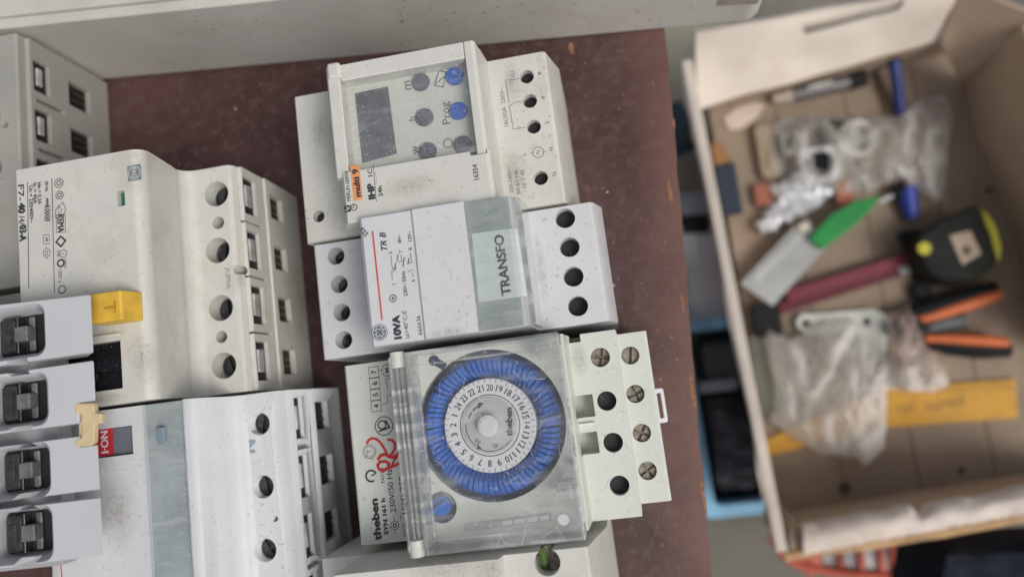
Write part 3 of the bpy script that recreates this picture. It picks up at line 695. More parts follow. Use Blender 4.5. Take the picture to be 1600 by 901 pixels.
    box(b, cx0, cx0 + .9, cy0, cy1, 57.3, zc - 1.0); box(b, cx1 - .9, cx1, cy0, cy1, 57.3, zc - 1.0)
    box(b, cx0 + 1, cx1 - 1, cy0, cy0 + .9, 57.3, zc - 1.0); box(b, cx0 + 1, cx1 - 1, cy1 - .9, cy1, 57.3, zc - 1.0)
    solid('cover_walls', b, M['edge'], t, bevel=.15)
    b = NB()
    for k, xx in enumerate((-60.4, -58.9, -57.4, -56.2)): box(b, xx, xx + .7, cy0 + .6, cy1 - .6, 60, 65.5 - (.7 if k % 2 else 0))
    box(b, -60.6, -55.4, cy0 + .4, cy1 - .4, 59, 59.9)
    solid('hinge_column', b, M['edge'], t, bevel=.2)
    for yy in (cy0 + 1.5, cy1 - 1.5):
        b = NB(); cyl(b, 0, 0, -2.2, 2.2, 2.0, 28)
        bmesh.ops.rotate(b, verts=b.verts, cent=(0, 0, 0), matrix=Matrix.Rotation(PI / 2, 3, 'X')); bmesh.ops.translate(b, verts=b.verts, vec=(-58.2, yy, 64.0))
        solid('hinge_barrel', b, M['beige'] if 0 else M['green'], t, bevel=.3)
    for yy in (9.0, -27.0):                                     # clip-in catches on the right edge
        b = NB(); box(b, cx1 - 6.6, cx1 - 1.1, yy - .5, yy + .3, 60, 67); box(b, cx1 - 6.6, cx1 - 5.9, yy - 1.8, yy + 1.6, 60, 67); box(b, cx1 - 5.5, cx1 - 1.1, yy + 2.2, yy + 2.8, 60, 67); box(b, cx1 - 2.6, cx1 - 2, yy - 1.8, yy + 2.1, 60, 67)
        solid('cover_catch', b, M['edge'], cp, bevel=.15)
    b = NB(); box(b, cx0 + 1.5, cx1 - 1.5, cy1 - 4.0, cy1 - 3.6, 66.2, 67.2); box(b, cx0 + 1.5, cx1 - 1.5, cy0 + 3.2, cy0 + 3.6, 66.2, 67.2); box(b, cx0 + 2.6, cx0 + 3.0, cy0 + 4, cy1 - 4.1, 66.2, 67.2)
    solid('cover_ridge', b, M['edge'], t, bevel=.1)
    q0 = at(728, 823, 57); b = NB()
    prism_z(b, [at(725, 830, 57), at(862, 812, 57), at(862, 800, 57), at(725, 818, 57)], 57.05, 57.2); flat('indicator_groove', b, mat('groove_grey', (.50, .51, .50), .4), t)
    b = NB()
    for x0_, x1_ in ((785, 801), (804, 820), (823, 841), (844, 857)):
        y = lambda x: 817 - (x - 785) * .13
        prism_z(b, [at(x0_, y(x0_) + 3, 57), at(x1_, y(x1_) + 3, 57), at(x1_, y(x1_) - 4, 57), at(x0_, y(x0_) - 4, 57)], 57.2, 57.4)
    solid('indicator_flags', b, M['white'], t, bevel=0)
    p = at(880, 811, 67.2); b = NB(); cyl(b, p.x, p.y, 66.2, 67.2, 1.5, 28); solid('sealing_boss', b, M['label'], cp, bevel=.2)
    # scratches and lint on the cover
    b = NB(); rr = random.Random(11)
    for i in range(95):
        x = rr.uniform(cx0 + 1.5, cx1 - 1.5); y = rr.uniform(cy0 + 1.5, cy1 - 1.5); a = rr.uniform(0, PI); L = rr.choice((.3, .5, .8, 1.3, 1.8)); k = rr.uniform(-.25, .25)
        pts = [(x + L * s * math.cos(a) - k * L * s * s * math.sin(a), y + L * s * math.sin(a) + k * L * s * s * math.cos(a)) for s in (-1, -.5, 0, .5, 1)]
        stroke(b, pts, rr.uniform(.05, .10), zc + .04)
    flat('cover_scratches', b, M['dust'], cp)
timer()

# ================================================================== device cut off by the lower edge
def lower():
    t = thing('rail_contactor', 'cream rail device under the timer, with a green wire in its round screw hole', 'rail device', (-54, -75, 0))
    y0, y1 = -112, -41.2
    b = NB(); prism_y(b, [(-93, .2), (-93, 44.5), (-92.5, 45), (-80, 45), (-80.6, 67.4), (-79.8, 68), (-36.2, 68), (-35.4, 64), (-14.2, 64), (-13.4, 63.2), (-9, 40), (-9, .2)], y0, y1)
    c = NB(); p = at(855, 878, 64); cyl(c, p.x, p.y, 50, 70, 3.35, 40)
    solid('housing', b, M['cream2'], t, cut=c, bevel=.45)
    screw(t, p.x, p.y, 59, 3.2, M['oldscrew'], 80)
    b = NB(); tube(b, [(p.x - 1.5, p.y - 2.2, 58), (p.x - 1.3, p.y, 60.2), (p.x - 1.4, p.y + 2.2, 59)], 1.0, 12); solid('green_wire', b, M['greenwire'], t, bevel=0)
    stain(t, 700, 885, 68, 12, 4); stain(t, 770, 890, 68, 6, 4); scuffs(t, -75, -38, -54, -43, 68, 18, 9)
lower()

# ================================================================== F7 residual current breaker
def side_terminals(t, x, ys, body_cut, w_up=6.2, zu=(33, 41), zl=(14, 24), wl=4.2, metal='zinc', lm='darkmetal', depth=3.0):
    """slot and window cutters on the +x side face at each pole, with the clamps seen inside"""
    for y in ys:
        box(body_cut, x - depth, x + 4, y - w_up, y + w_up, zu[0], zu[1])
        box(body_cut, x - 5, x + 4, y - wl, y + wl, zl[0], zl[1])
def clamps(t, x, ys, zu, zl, w_up, wl, m1, m2):
    for y in ys:
        b = NB(); prism_y(b, [(x - 1.1, zu[0] + 2.0), (x - .3, zu[0] + 2.6), (x - .4, zu[1] - 2.4), (x - 1.1, zu[1] - 1.8)], y - w_up * .55, y + w_up * .62); solid('clamp_plate', b, m1, t, bevel=.3)
        b = NB()
        for k in (-1, 1): cyl(b, x - 1.3, y + k * wl * .3, zl[0] + 1, zl[1] - 2.5, wl * .09, 14)
        solid('terminal_cage', b, m2, t, bevel=0)

def f7():
    t = thing('residual_current_breaker', 'cream four pole residual current breaker with yellow test button, printed F7-40/4/03-A', 'circuit breaker', (-140, 46, 0))
    y0, y1 = 10.4, 82.6
    b = NB()
    prism_y(b, [(-171, .2), (-171, 56), (-170.4, 57), (-168.6, 57), (-168, 60), (-166.2, 60), (-165.8, 70), (-129.4, 70), (-127.8, 69.6), (-126.4, 68.4), (-125.8, 66.6), (-127.6, 52), (-128.2, 49), (-127.4, 46.8), (-125.6, 45.4), (-123.6, 45),
                (-113.6, 45), (-112.2, 44.4), (-111.6, 43), (-111.4, 41.6), (-110.2, 41.4), (-110, 27), (-109.4, 26.6), (-109.8, .2)], y0, y1)
    c = NB()
    BH = [(338, 303), (340, 391), (345, 481), (350, 571)]
    for h in BH: p = at(*h, 45); cyl(c, p.x, p.y, 30, 45.01, 3.6, 44, 4.05); 
    for (x, y, r) in ((341, 348, 2.0), (346, 526, 1.9), (371, 421, 1.5)): p = at(x, y, 45); cyl(c, p.x, p.y, 36, 48, r, 30)
    p = at(190, 310, 70); box(c, p.x - 1.4, p.x + 1.0, p.y - 2.2, p.y + 2.2, 67.5, 72)
    p = at(372, 415, 45); box(c, p.x + .6, -100, p.y - 3.2, p.y + 2.2, 41.6, 50)
    # window for the toggle and the seat of the button
    pa, pb = at(120, 616, 70), at(188, 531, 70); box(c, pa.x - 8, pb.x, pa.y, pb.y, 66.5, 72)
    ys = [at(395, yy, 37).y for yy in (340, 428, 516, 592)]
    ys = [73.5, 55.5, 37.5, 19.5]
    side_terminals(t, -110, ys, c)
    for yy in (64.5, 46.5, 28.5): box(c, -113, -100, yy - .35, yy + .35, 30, 42)
    solid('housing', b, M['f7'], t, cut=c, bevel=.4)
    clamps(t, -110, ys, (33, 41), (14, 24), 6.2, 4.2, M['zinc'], M['brass'])
    for y in ys:
        b = NB(); box(b, -111.6, -111.2, y - 6, y + 6, 33.3, 40.7); box(b, -111.8, -111.4, y - 4, y + 4, 14.3, 23.7); flat('terminal_recess', b, M['dark'], t)  # black plates paint shade into the shallow side openings
    for i, h in enumerate(BH): p = at(*h, 45); screw(t, p.x, p.y, 39.2, 3.6, M['darkmetal'], 70 + 12 * i)
    p = at(190, 310, 70); b = NB(); box(b, p.x - 1.35, p.x + .95, p.y - 2.1, p.y + 2.1, 67.55, 68.2); flat('indicator_window', b, M['greenled'], t)
    # toggle
    b = NB(); box(b, pa.x - 7.9, pb.x - .2, pa.y + .2, pb.y - .2, 66.6, 68.4); solid('toggle', b, M['black'], t, bevel=.3)
    b = NB(); box(b, pa.x - 6, pb.x + .3, pb.y + .9, pb.y + 2.1, 70.05, 70.8); solid('button_shroud', b, M['f7'], t, bevel=.3)
    # test button
    p0, p1 = at(143, 508, 77), at(200, 450, 77); b = NB()
    prism_y(b, [(p0.x - .3, 70.1), (p0.x, 77.5), (p1.x - 2.4, 77.2), (p1.x - 2.0, 76.6), (p1.x - .6, 70.1)], p0.y + .3, p1.y - .2)
    tb = solid('test_button', b, M['yellow'], t, bevel=.4)
    z = 77.75; b = NB(); text(b, 'T', at(171, 480, z), z - .25, 3.2, 3.4, rot=0 - 90, thick=.16, bold=-.01); flat('button_letter', b, mat('darker_yellow', (.52, .26, .03), .5), tb)
    # print, reading away from the far side
    z = 70.07; b = NB()
    def A(x, y): return at(x, y, z)
    text(b, 'F7-', A(33, 301), z, 4.8, 1.9, -92, bold=.006); text(b, '40', A(34, 325), z, 2.9, 2.1, -92, bold=.03); text(b, '/4/', A(34, 344), z, 2.7, 1.9, -92, bold=.004); text(b, '03-A', A(36, 364), z, 4.6, 2.1, -92, bold=.02)
    stroke(b, [A(43, 285), A(45, 450)], .22, z); stroke(b, [A(81, 279), A(85, 456)], .22, z)
    for s, x0_, y0_, n_, c_ in (('Un = 230/400V~', 49, 319, 11.2, 1.25), ('In = 40A', 55, 302, 6.2, 1.2), ('Idn = 0.3A', 62, 302, 6.6, 1.2), ('50 Hz', 73, 291, 3.0, 1.0), ('10000', 74, 334, 4.2, 1.2), ('40000', 74, 316, 2.6, .8)): text(b, s, A(x0_, y0_), z, n_, c_, -91, bold=.008)
    def R_(x0_, x1_, y0_, y1_, w=.14): stroke(b, [A(x0_, y0_), A(x1_, y0_), A(x1_, y1_), A(x0_, y1_)], w, z, closed=True)
    R_(70, 78, 321, 345); R_(68, 77, 367, 381); text(b, 'S', A(73, 374), z, 1.1, 1.1, 0, bold=.01)
    a = A(73, 395); stroke(b, [(a.x + 1.1 * math.cos(k), a.y + (1.6 if int(k * 2) % 2 else 1.0) * math.sin(k)) for k in [i * .52 for i in range(12)]], .16, z, closed=True); text(b, '25', a, z, 1.4, .8, -91)
    for (x, y, r) in ((92, 286, 1.35), (93, 305, 1.2)): a = A(x, y); stroke(b, arc(a.x, a.y, r, 0, 360, 22)[:-1], .22, z, closed=True); stroke(b, arc(a.x, a.y, r * .5, 0, 360, 12)[:-1], .25, z, closed=True)
    stroke(b, [A(87, 328), A(87, 340), A(98, 340), A(103, 327), A(98, 316)], .18, z, closed=True); stroke(b, [A(92, 336), A(97, 328), A(91, 321)], .18, z, closed=True)
    text(b, 'KEMA', A(95, 349), z, 5.2, 2.0, -91, bold=.01); R_(88, 102, 334 + 2, 363)
    a = A(95, 377); stroke(b, [(a.x, a.y + 1.5), (a.x + 1.5, a.y), (a.x, a.y - 1.5), (a.x - 1.5, a.y)], .5, z, closed=True); a = A(99, 396); stroke(b, arc(a.x, a.y, 1.1, 0, 360, 20)[:-1], .18, z, closed=True); text(b, '1', a, z, .5, 1.1, -90)
    text(b, 'IMB', A(91, 396), z, 1.9, .9, -91); a = A(95, 411); stroke(b, arc(a.x, a.y, 1.0, 0, 360, 20)[:-1], .5, z, closed=True)
    text(b, '2004', A(102, 411), z, 2.8, .8, -91); text(b, 'CEBEC A', A(94, 431), z, 4.2, 1.0, -91); a = A(97, 452); stroke(b, arc(a.x, a.y, 1.1, 0, 360, 20)[:-1], .3, z, closed=True)
    flat('front_lettering', b, M['ink'], t)
    b = NB(); p = at(210, 270, 70); prism_z(b, rrect(p.x - 2.1, p.x + 2.1, p.y - 2.3, p.y + 2.3, .1), 70.02, 70.06); flat('emblem_patch', b, mat('blue_grey_print', (.22, .25, .29), .5, mott=.15, mscale=900), t)
    b = NB(); stroke(b, arc(p.x, p.y, 1.85, 0, 360, 36)[:-1], .22, 70.10, closed=True); text(b, 'FAG', p, 70.10, 2.9, 1.3, -90, bold=.01); flat('emblem_lines', b, M['f7'], t)
    b = NB(); text(b, 'JL89A', at(357, 434, 45), 45.05, 7.0, 1.5, -92, bold=.004); flat('shelf_lettering', b, mat('violet_ink', (.30, .27, .33), .5), t)
    # raised moulding text on the shoulder
    b = NB()
    for s, x, y, L in (('N 1', 297, 310, 4), ('AXAK', 295, 372, 10), ('2 NAB', 298, 452, 11), ('3 KS', 300, 530, 8)): text(b, s, at(x, y, 45.5), 45.0, L, 1.5, -92, thick=.10)
    flat('embossed_lettering', b, M['f7'], t)
    stain(t, 374, 436, 45, 2.6, 4); stain(t, 296, 600, 45, 5, 8); stain(t, 300, 420, 45, 3, 16); stain(t, 170, 520, 70, 6, 2); stain(t, 170, 622, 70, 7, 1.6); stain(t, 225, 560, 70, 5, 8)
    scuffs(t, -158, -131, 12, 80, 70, 40, 10); scuffs(t, -123, -113, 12, 80, 45, 24, 12)
f7()

# ================================================================== N breaker (lower left)
def nbreaker():
    t = thing('differential_breaker', 'bluish white breaker marked N with a grey see-through strip and a red ON window', 'circuit breaker', (-120, -30, 0))
    y0, y1 = -72, 9.3
    b = NB()
    prism_y(b, [(-180, .2), (-180, 45), (-160, 45), (-160, 67), (-131.6, 67), (-131.6, 66), (-118.8, 66), (-118.6, 69), (-117.8, 69.6), (-117, 69.2), (-116.2, 66.4), (-115.6, 60), (-116.2, 52), (-115.6, 48), (-114.0, 46), (-112.6, 45),
                (-103.2, 45), (-102.2, 44.4), (-102, 40.6), (-100.6, 40), (-100.6, 26), (-100.2, 25.6), (-100.4, .2)], y0, y1)
    c = NB()
    H = [(405, 662), (411, 760), (415, 859)]
    for h in H: p = at(*h, 45); cyl(c, p.x, p.y, 30, 46, 3.1, 44, 3.4)
    p = at(438, 809, 45); cyl(c, p.x - 1.6, p.y, 38, 48, .9, 20)
    ys = [0.3, -17.7, -35.7, -53.7]
    side_terminals(t, -100.6, ys, c, 6.4, (32, 38), (12, 23), 4.6)
    for yy in (-8.7, -44.7): box(c, -103, -98, yy - .8, yy + .8, 28, 38)
    p0, p1 = at(150, 716, 67), at(206, 664, 67); box(c, p0.x - 3, p1.x, p0.y, p1.y, 64, 70)
    solid('housing', b, M['cool2'], t, cut=c, bevel=.22, seg=1)
    clamps(t, -100.6, ys, (32, 38), (12, 23), 6.4, 4.6, M['zinc'], M['darkmetal'])
    for y in ys:
        b = NB(); box(b, -102.2, -101.8, y - 6.2, y + 6.2, 32.3, 37.7); box(b, -102.6, -102.2, y - 4.4, y + 4.4, 12.3, 22.7); flat('terminal_recess', b, M['dark'], t)  # black plates again, in place of shade inside the openings
    for i, h in enumerate(H): p = at(*h, 45); screw(t, p.x, p.y, 41.3, 3.15, M['darkmetal'], 80 + 20 * i)
    b = NB(); box(b, p0.x - 2.9, p1.x - .2, p0.y + .2, p1.y - .2, 64.1, 65.6); solid('toggle', b, M['slate'], t, bevel=.25)
    q0, q1 = at(150, 713, 66), at(176, 667, 66); b = NB(); box(b, q0.x, q1.x - .3, q0.y - .1, q1.y + .1, 65.65, 65.9); flat('position_flag', b, M['redwin'], t)
    b = NB(); text(b, 'I·ON', at(163, 690, 66), 65.96, 6.0, 2.2, 90, bold=.012); flat('flag_lettering', b, M['white'], t)
    b = NB(); box(b, -131.4, -118.9, y0 + .2, y1 - .2, 66.05, 66.4); flat('strip_backing', b, M['pane2'], t)
    b = NB(); box(b, -131.4, -119.0, y0 + .1, y1 - .1, 66.6, 68.0); solid('clear_strip', b, clear_mat('bluish_clear_strip', (.94, .96, .965), .045, .12), t, bevel=.3)
    p = at(253, 680, 68); b = NB(); prism_y(b, [(p.x - 1.2, 68.02), (p.x - .8, 69), (p.x + .8, 69), (p.x + 1.2, 68.02)], p.y - 2.3, p.y + 2.2); solid('strip_catch', b, mat('steel_blue_catch', (.20, .27, .32), .3), t, bevel=.1)
    b = NB(); text(b, 'N', at(390, 697, 45), 45.06, 3.4, 3.6, -95, bold=.02); flat('pole_letter', b, mat('blue_grey_ink', (.27, .33, .38), .5), t)
    p0, p1 = at(152, 739, 67), at(206, 735, 67); b = NB(); stroke(b, [p0, p1], .3, 67.1); stroke(b, [at(160, 730, 67), at(160, 740, 67)], 1.0, 67.12); flat('moulded_line', b, M['white'], t)
    b = NB(); stroke(b, [at(95, 880, 67), at(97, 901, 67)], .35, 67.1); flat('red_print_line', b, M['redink2'], t)
    b = NB(); rr = random.Random(2)
    for k in range(26): 
        x, y = 345 + rr.uniform(-4, 5), 730 + k * 6; p = at(x, y, 45); stroke(b, [(p.x, p.y), (p.x + rr.uniform(.2, .7), p.y + rr.uniform(-.3, .3))], .14, 45.04)
    flat('worn_marks', b, mat('grey_rub', (.46, .45, .43), .7), t)
    scuffs(t, -112, -104, -50, 7, 45, 14, 13); scuffs(t, -146, -133, -50, 7, 67, 26, 14); stain(t, 350, 760, 45, 2, 18); stain(t, 185, 800, 67, 6, 12)
nbreaker()

# ================================================================== breaker in the far corner
def corner_breaker():
    t = thing('corner_breaker', 'grey cream breaker in the shaded corner by the white box, showing open screw clamps', 'circuit breaker', (-210, 105, 0))
    y0, y1 = 54, 142.4
    b = NB(); prism_y(b, [(-260, .2), (-260, 68), (-206, 68), (-204, 45), (-186.6, 45), (-186, 44.4), (-186, 41), (-184.8, 40.6), (-184.8, .2)], y0, y1)
    c = NB(); ys = [129.5, 111.5, 93.5, 75.5]
    side_terminals(t, -184.8, ys, c, 5.6, (32, 39), (11, 22), 4.6)
    for yy in (120.5, 102.5): box(c, -187, -180, yy - .7, yy + .7, 25, 38)
    for y in ys[:3]: cyl(c, -196.6, y + 2, 30, 50, 3.5, 36)
    cyl(c, -191.2, 110, 42, 50, 1.0, 20)
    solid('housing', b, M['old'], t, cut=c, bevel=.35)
    clamps(t, -184.8, ys, (32, 39), (11, 22), 5.6, 4.6, M['zinc'], M['metal'])
    for y in ys:
        b = NB(); box(b, -186.4, -186.0, y - 5.4, y + 5.4, 32.3, 38.7); box(b, -187.0, -186.6, y - 4.4, y + 4.4, 11.3, 21.7); flat('terminal_recess', b, M['dark'], t)  # side openings shaded by black plates set just inside
    for y in ys[:3]: screw(t, -196.6, y + 2, 33, 3.2, M['darkmetal'], 60)
    t2 = thing('side_breaker', 'cream breaker at the left edge, below the shaded corner breaker', 'circuit breaker', (-240, 35, 0))
    b = NB(); prism_y(b, [(-262, .2), (-262, 62), (-212, 62), (-206, 46), (-205, 45), (-187, 45), (-186, 44), (-186, .2)], -20, 52)
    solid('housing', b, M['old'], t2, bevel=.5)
    b = NB(); box(b, -250, -236, 10, 30, 62.1, 66); solid('toggle', b, M['black'], t2, bevel=.6)
corner_breaker()

# ================================================================== grey four pole breaker resting on the others
def grey_breaker():
    t = thing('open_pole_breaker', 'light grey four pole breaker block with square clamp openings, lying on the other breakers', 'circuit breaker', (-170, 5, 71))
    Z1 = 84.0; xr = -133.2
    b = NB()
    box(b, -232, -150.5, -30, 39.5, 71.2, 76.5)
    solid('backing', b, mat('mid_grey_plastic', (.36, .36, .375), .5), t, bevel=.3)
    beige_y = None
    segs = [(at(145, 550, Z1).y, at(145, 460, Z1).y), (at(145, 658, Z1).y, at(145, 563, Z1).y), (at(145, 765, Z1).y, at(145, 679, Z1).y), (at(147, 868, Z1).y, at(145, 779, Z1).y)]
    for i, (ya, yb) in enumerate(segs):
        sk = 2.2 if i == 0 else (-.2 if i == 1 else (-1.6 if i == 2 else -2.6))   # poles fan slightly
        b = NB()
        pts = [(-232, ya - (0 if i < 2 else .8) - (1 if i == 3 else 0)), (xr, ya), (xr, yb), (-232, yb + (4 if i == 0 else 0))]
        prism_z(b, pts, 76.6, Z1)
        bmesh.ops.recalc_face_normals(b, faces=b.faces)
        for v in b.verts:                                       # undercut end, so the block overhangs
            if v.co.z < 80 and v.co.x > -140: v.co.x -= 7.5
        c = NB(); cx0, cx1 = at(0, 500, Z1).x - 6, at(52, 500, Z1).x
        ym = (ya + yb) / 2 + (.6 if i == 0 else .0)
        # funnel shaped opening: wide rounded mouth, straight well
        def ring(x0, x1, h, r, z): return [(p[0], p[1], z) for p in rrect(x0, x1, ym - h, ym + h, r, 5)]
        loops = [ring(cx0 - .3, cx1 + 3.4, 7.1, 3.0, Z1 + .02), ring(cx0, cx1 + 1.0, 5.9, 2.4, Z1 - 2.6), ring(cx0, cx1, 5.5, 2.0, 77.0)]
        LV = [[c.verts.new(p) for p in L_] for L_ in loops]; n_ = len(LV[0])
        c.faces.new(LV[0]); c.faces.new(LV[-1][::-1])
        for a_, b_ in zip(LV, LV[1:]):
            for k in range(n_): c.faces.new((a_[k], b_[k], b_[(k + 1) % n_], a_[(k + 1) % n_]))
        if i == 1: box(c, at(122, 628, Z1).x, -100, -50, at(122, 629, Z1).y, 60, 100)
        if i == 2: box(c, at(122, 628, Z1).x, -100, at(122, 699, Z1).y, 100, 60, 100)
        nx0, nx1 = at(10, 540, Z1).x, at(42, 540, Z1).x
        box(c, nx0, nx1, ya - 5, ya + 1.1, 70, 90); 
        if i: box(c, nx0, nx1, yb - 1.0, yb + 5, 70, 90)
        pc = solid('pole_cover', b, M['grey'], t, cut=c, bevel=.35)
        # clamp inside
        b = NB(); box(b, cx0 + .1, cx1 - .1, ym - 5.3, ym + 5.3, 77.05, 77.4); flat('clamp_recess', b, M['dark'], pc)
        b = NB(); xm = at(38, 500, 79).x
        box(b, xm - 1.6, xm + 2.4, ym - 2.1, ym + 2.1, 77.5, 81.0); box(b, xm + .6, xm + 2.4, ym - 4.8, ym + 4.8, 77.5, 78.4)
        solid('clamp_jaw', b, mat('grey_steel_jaw', (.20, .20, .195), .5, .3, mott=.3, mscale=300), pc, bevel=.5)
        b = NB(); prism_z(b, rrect(xm - 6.4, xm - 2.0, ym - 4.6, ym + 4.6, .8), 77.5, 80.2); box(b, xm - 5.6, xm - 3.2, ym - 2.6, ym + 2.6, 80.2, 80.6); solid('clamp_body', b, mat('charcoal_clamp', (.05, .052, .056), .45, .2, mott=.4, mscale=500), pc, bevel=.3)
        b = NB(); box(b, xm - 1.9, xm - 1.3, ym - 5.0, ym + 5.0, 77.5, 79.8); solid('clamp_blade', b, M['metal'], pc, bevel=.15)
    # beige clip
    b = NB(); z = Z1 + .2
    prism_z(b, [at(x - 5, y, z) for x, y in ((122, 630), (151, 629), (152, 644), (163, 645), (163, 661), (152, 662), (151, 690), (146, 697), (122, 698))][::-1], 82.2, z)
    c = NB(); prism_z(c, [at(x - 5, y, z) for x, y in ((121, 646), (132, 645), (130, 662), (133, 672), (132, 684), (121, 686))][::-1], z - 1.2, z + 1)
    solid('beige_clip', b, M['beige'], t, cut=c, bevel=.4)
grey_breaker()

# ================================================================== crate with tools, seen over the edge of the board
wood = mat('weathered_poplar', (.44, .335, .245), .75, bump=.3, bscale=120, mott=.14, mscale=9, dirt=.45, dirtcol=(.22, .13, .08), dirtscale=16)
woodlight = mat('pale_poplar', (.72, .64, .555), .75, bump=.3, bscale=120, mott=.10, mscale=9, dirt=.3, dirtcol=(.40, .27, .18), dirtscale=14)
woodfloor = mat('crate_floor_board', (.32, .245, .18), .75, bump=.3, bscale=100, mott=.16, mscale=8, dirt=.5, dirtcol=(.17, .10, .06), dirtscale=14)
tornm = mat('torn_fibre_edge', (.70, .61, .54), .95, bump=1, bscale=120, mott=.15, mscale=40, dirt=.4, dirtcol=(.42, .28, .17), dirtscale=30)
def quadslab(bm, q, th, n=(14, 6), amp=0, seed=0):
    """bilinear panel through four 3-D corners with thickness and slight unevenness"""
    q = [Vector(p) for p in q]; nn = (q[1] - q[0]).cross(q[3] - q[0]).normalized()
    G = []
    for s in (0, 1):
        g = []
        for i in range(n[0] + 1):
            row = []
            for j in range(n[1] + 1):
                u, v = i / n[0], j / n[1]
                p = q[0] * (1 - u) * (1 - v) + q[1] * u * (1 - v) + q[2] * u * v + q[3] * (1 - u) * v
                p = p + nn * (amp * noise.noise(p * .03 + Vector((seed, 0, 0)))) - nn * th * s
                row.append(bm.verts.new(p))
            g.append(row)
        G.append(g)
    for s in (0, 1):
        for i in range(n[0]):
            for j in range(n[1]):
                f = [G[s][i][j], G[s][i + 1][j], G[s][i + 1][j + 1], G[s][i][j + 1]]
                bm.faces.new(f if s == 0 else f[::-1])
    for i in range(n[0]):
        for j in (0, n[1]): bm.faces.new((G[0][i][j], G[1][i][j], G[1][i + 1][j], G[0][i + 1][j]))
    for j in range(n[1]):
        for i in (0, n[0]): bm.faces.new((G[0][i][j], G[0][i][j + 1], G[1][i][j + 1], G[1][i][j]))
FZ = -300
def crate():
    t = thing('wooden_crate', 'pale wooden produce crate with torn rim, holding tools and plastic bags', 'crate', (190, 40, FZ))
    # floor of boards
    xs = [98, 146, 196, 246, 300]
    for i in range(4):
        b = NB(); box(b, xs[i], xs[i + 1] - .6, -112 + i * 4, 208, FZ - 4, FZ); solid('floor_board', b, woodfloor, t, bevel=.4)
    # left side wall
    b = NB(); e0, e1 = at(1074, 95, -220), at(1224, 862, -220); 
    quadslab(b, [(e0.x, e0.y, -220), (e1.x, e1.y, -222), (e1.x + 15, e1.y + 4, FZ), (e0.x + 16, e0.y, FZ)], 5, (20, 4), 2.0, 3); solid('side_wall', b, woodlight, t, bevel=.6)
    b = NB(); quadslab(b, [(e0.x - 4, e0.y, -219), (e1.x - 4, e1.y, -221), (e1.x + 2.5, e1.y, -220), (e0.x + 2.5, e0.y, -218)], 5, (20, 2), 1.5, 3); solid('side_rim', b, woodlight, t, bevel=1)
    # far end wall : upright part and leaning pale top board with a hand slot
    f0, f1 = at(1110, 140, -262), at(1470, 62, -262)
    b = NB(); quadslab(b, [(f0.x, f0.y + 2, -262), (f1.x + 5, f1.y + 2, -262), (f1.x + 20, f1.y + 6, FZ), (f0.x, f0.y + 4, FZ)], 4, (14, 3)); solid('end_wall', b, wood, t, bevel=.4)
    b = NB()
    A1, A2, A3, A4 = at(1088, 168, -250), at(1462, 68, -250), at(1500, -22, -212), at(1088, 52, -214)
    quadslab(b, [A1, A2, A3, A4], 5, (26, 10), 5, 9)
    c = NB(); s0, s1 = at(1256, 50, -226), at(1396, 22, -226); d = (s1 - s0).normalized(); v = Vector((-d.y, d.x, 0))
    prism_z(c, [s0 - v * 2.2, s1 - v * 2.0, s1 + v * 2.0 + d * 3, s0 + v * 2.2 - d * 3], -250, -200)
    solid('end_board', b, woodlight, t, cut=c, bevel=.5)
    b = NB(); cyl(b, 0, 0, 0, 1, 1, 3); b.free()
    # corner panel and right wall
    b = NB(); quadslab(b, [at(1470, 66, -252), at(1500, 128, -285), at(1625, 28, -212), at(1500, -22, -212)], 4, (8, 8), 3, 4); solid('corner_panel', b, wood, t, bevel=.4)
    b = NB(); quadslab(b, [at(1498, 128, FZ), at(1650, 560, FZ), at(1760, 540, -216), at(1600, 40, -216)], 5, (16, 8), 3, 6); solid('right_wall', b, wood, t, bevel=.4)
    # near wall and its torn rim
    n0, n1 = at(1228, 862, -222), at(1700, 755, -222)
    b = NB(); quadslab(b, [at(1250, 826, -222), at(1700, 752, -222), at(1700, 722, FZ), at(1236, 796, FZ)], 5, (20, 4), 1, 8); solid('near_wall', b, wood, t, bevel=.4)
    b = NB(); rr = random.Random(8); K = 60
    up = []; lo = []
    for k in range(K + 1):
        x = 1256 + (1660 - 1256) * k / K
        yl = 866 - (x - 1256) * .185 + rr.uniform(-1.5, 1.5); yu = 820 - (x - 1256) * .165 + 5 * noise.noise(Vector((x * .03, 0, 0)))
        if 1425 < x < 1450: yu += 9
        if x > 1500: yu += 4 * math.sin(x * .05)
        up.append((x, yu)); lo.append((x, yl))
    rows = []
    for k in range(K + 1):
        row = []
        for j in range(8):
            u = j / 7; x = lo[k][0]; y = lo[k][1] * (1 - u) + up[k][1] * u
            row.append(b.verts.new(at(x, y, -216 + 5 * math.sin(PI * u) + (1.2 if x < 1430 else 3.5) * noise.noise(Vector((x * .02, y * .03, 3))))))
        rows.append(row)
    for k in range(K):
        for j in range(7): b.faces.new((rows[k][j], rows[k + 1][j], rows[k + 1][j + 1], rows[k][j + 1]))
    g = bmesh.ops.extrude_face_region(b, geom=list(b.faces)); bmesh.ops.translate(b, verts=[v for v in g['geom'] if isinstance(v, bmesh.types.BMVert)], vec=(0, 0, -7))
    solid('torn_rim', b, tornm, t, bevel=0)
    b = NB(); m0, m1 = at(1225, 868, -224), at(1660, 800, -224)
    tube(b, [m0.lerp(m1, k / 12) + Vector((0, rnd.uniform(-1, 1), rnd.uniform(-1, 1))) for k in range(13)], 3.2, 8); solid('rim_wire_batten', b, mat('ochre_batten', (.50, .32, .17), .8, mott=.3, mscale=60), t, bevel=0)
    # corner post stub + nails
    b = NB(); p = at(1238, 835, -222); prism_z(b, [(p.x - 3, p.y - 8), (p.x + 9, p.y - 7), (p.x + 7, p.y + 4), (p.x - 2, p.y + 3)], FZ, -220); solid('corner_post', b, wood, t, bevel=.8)
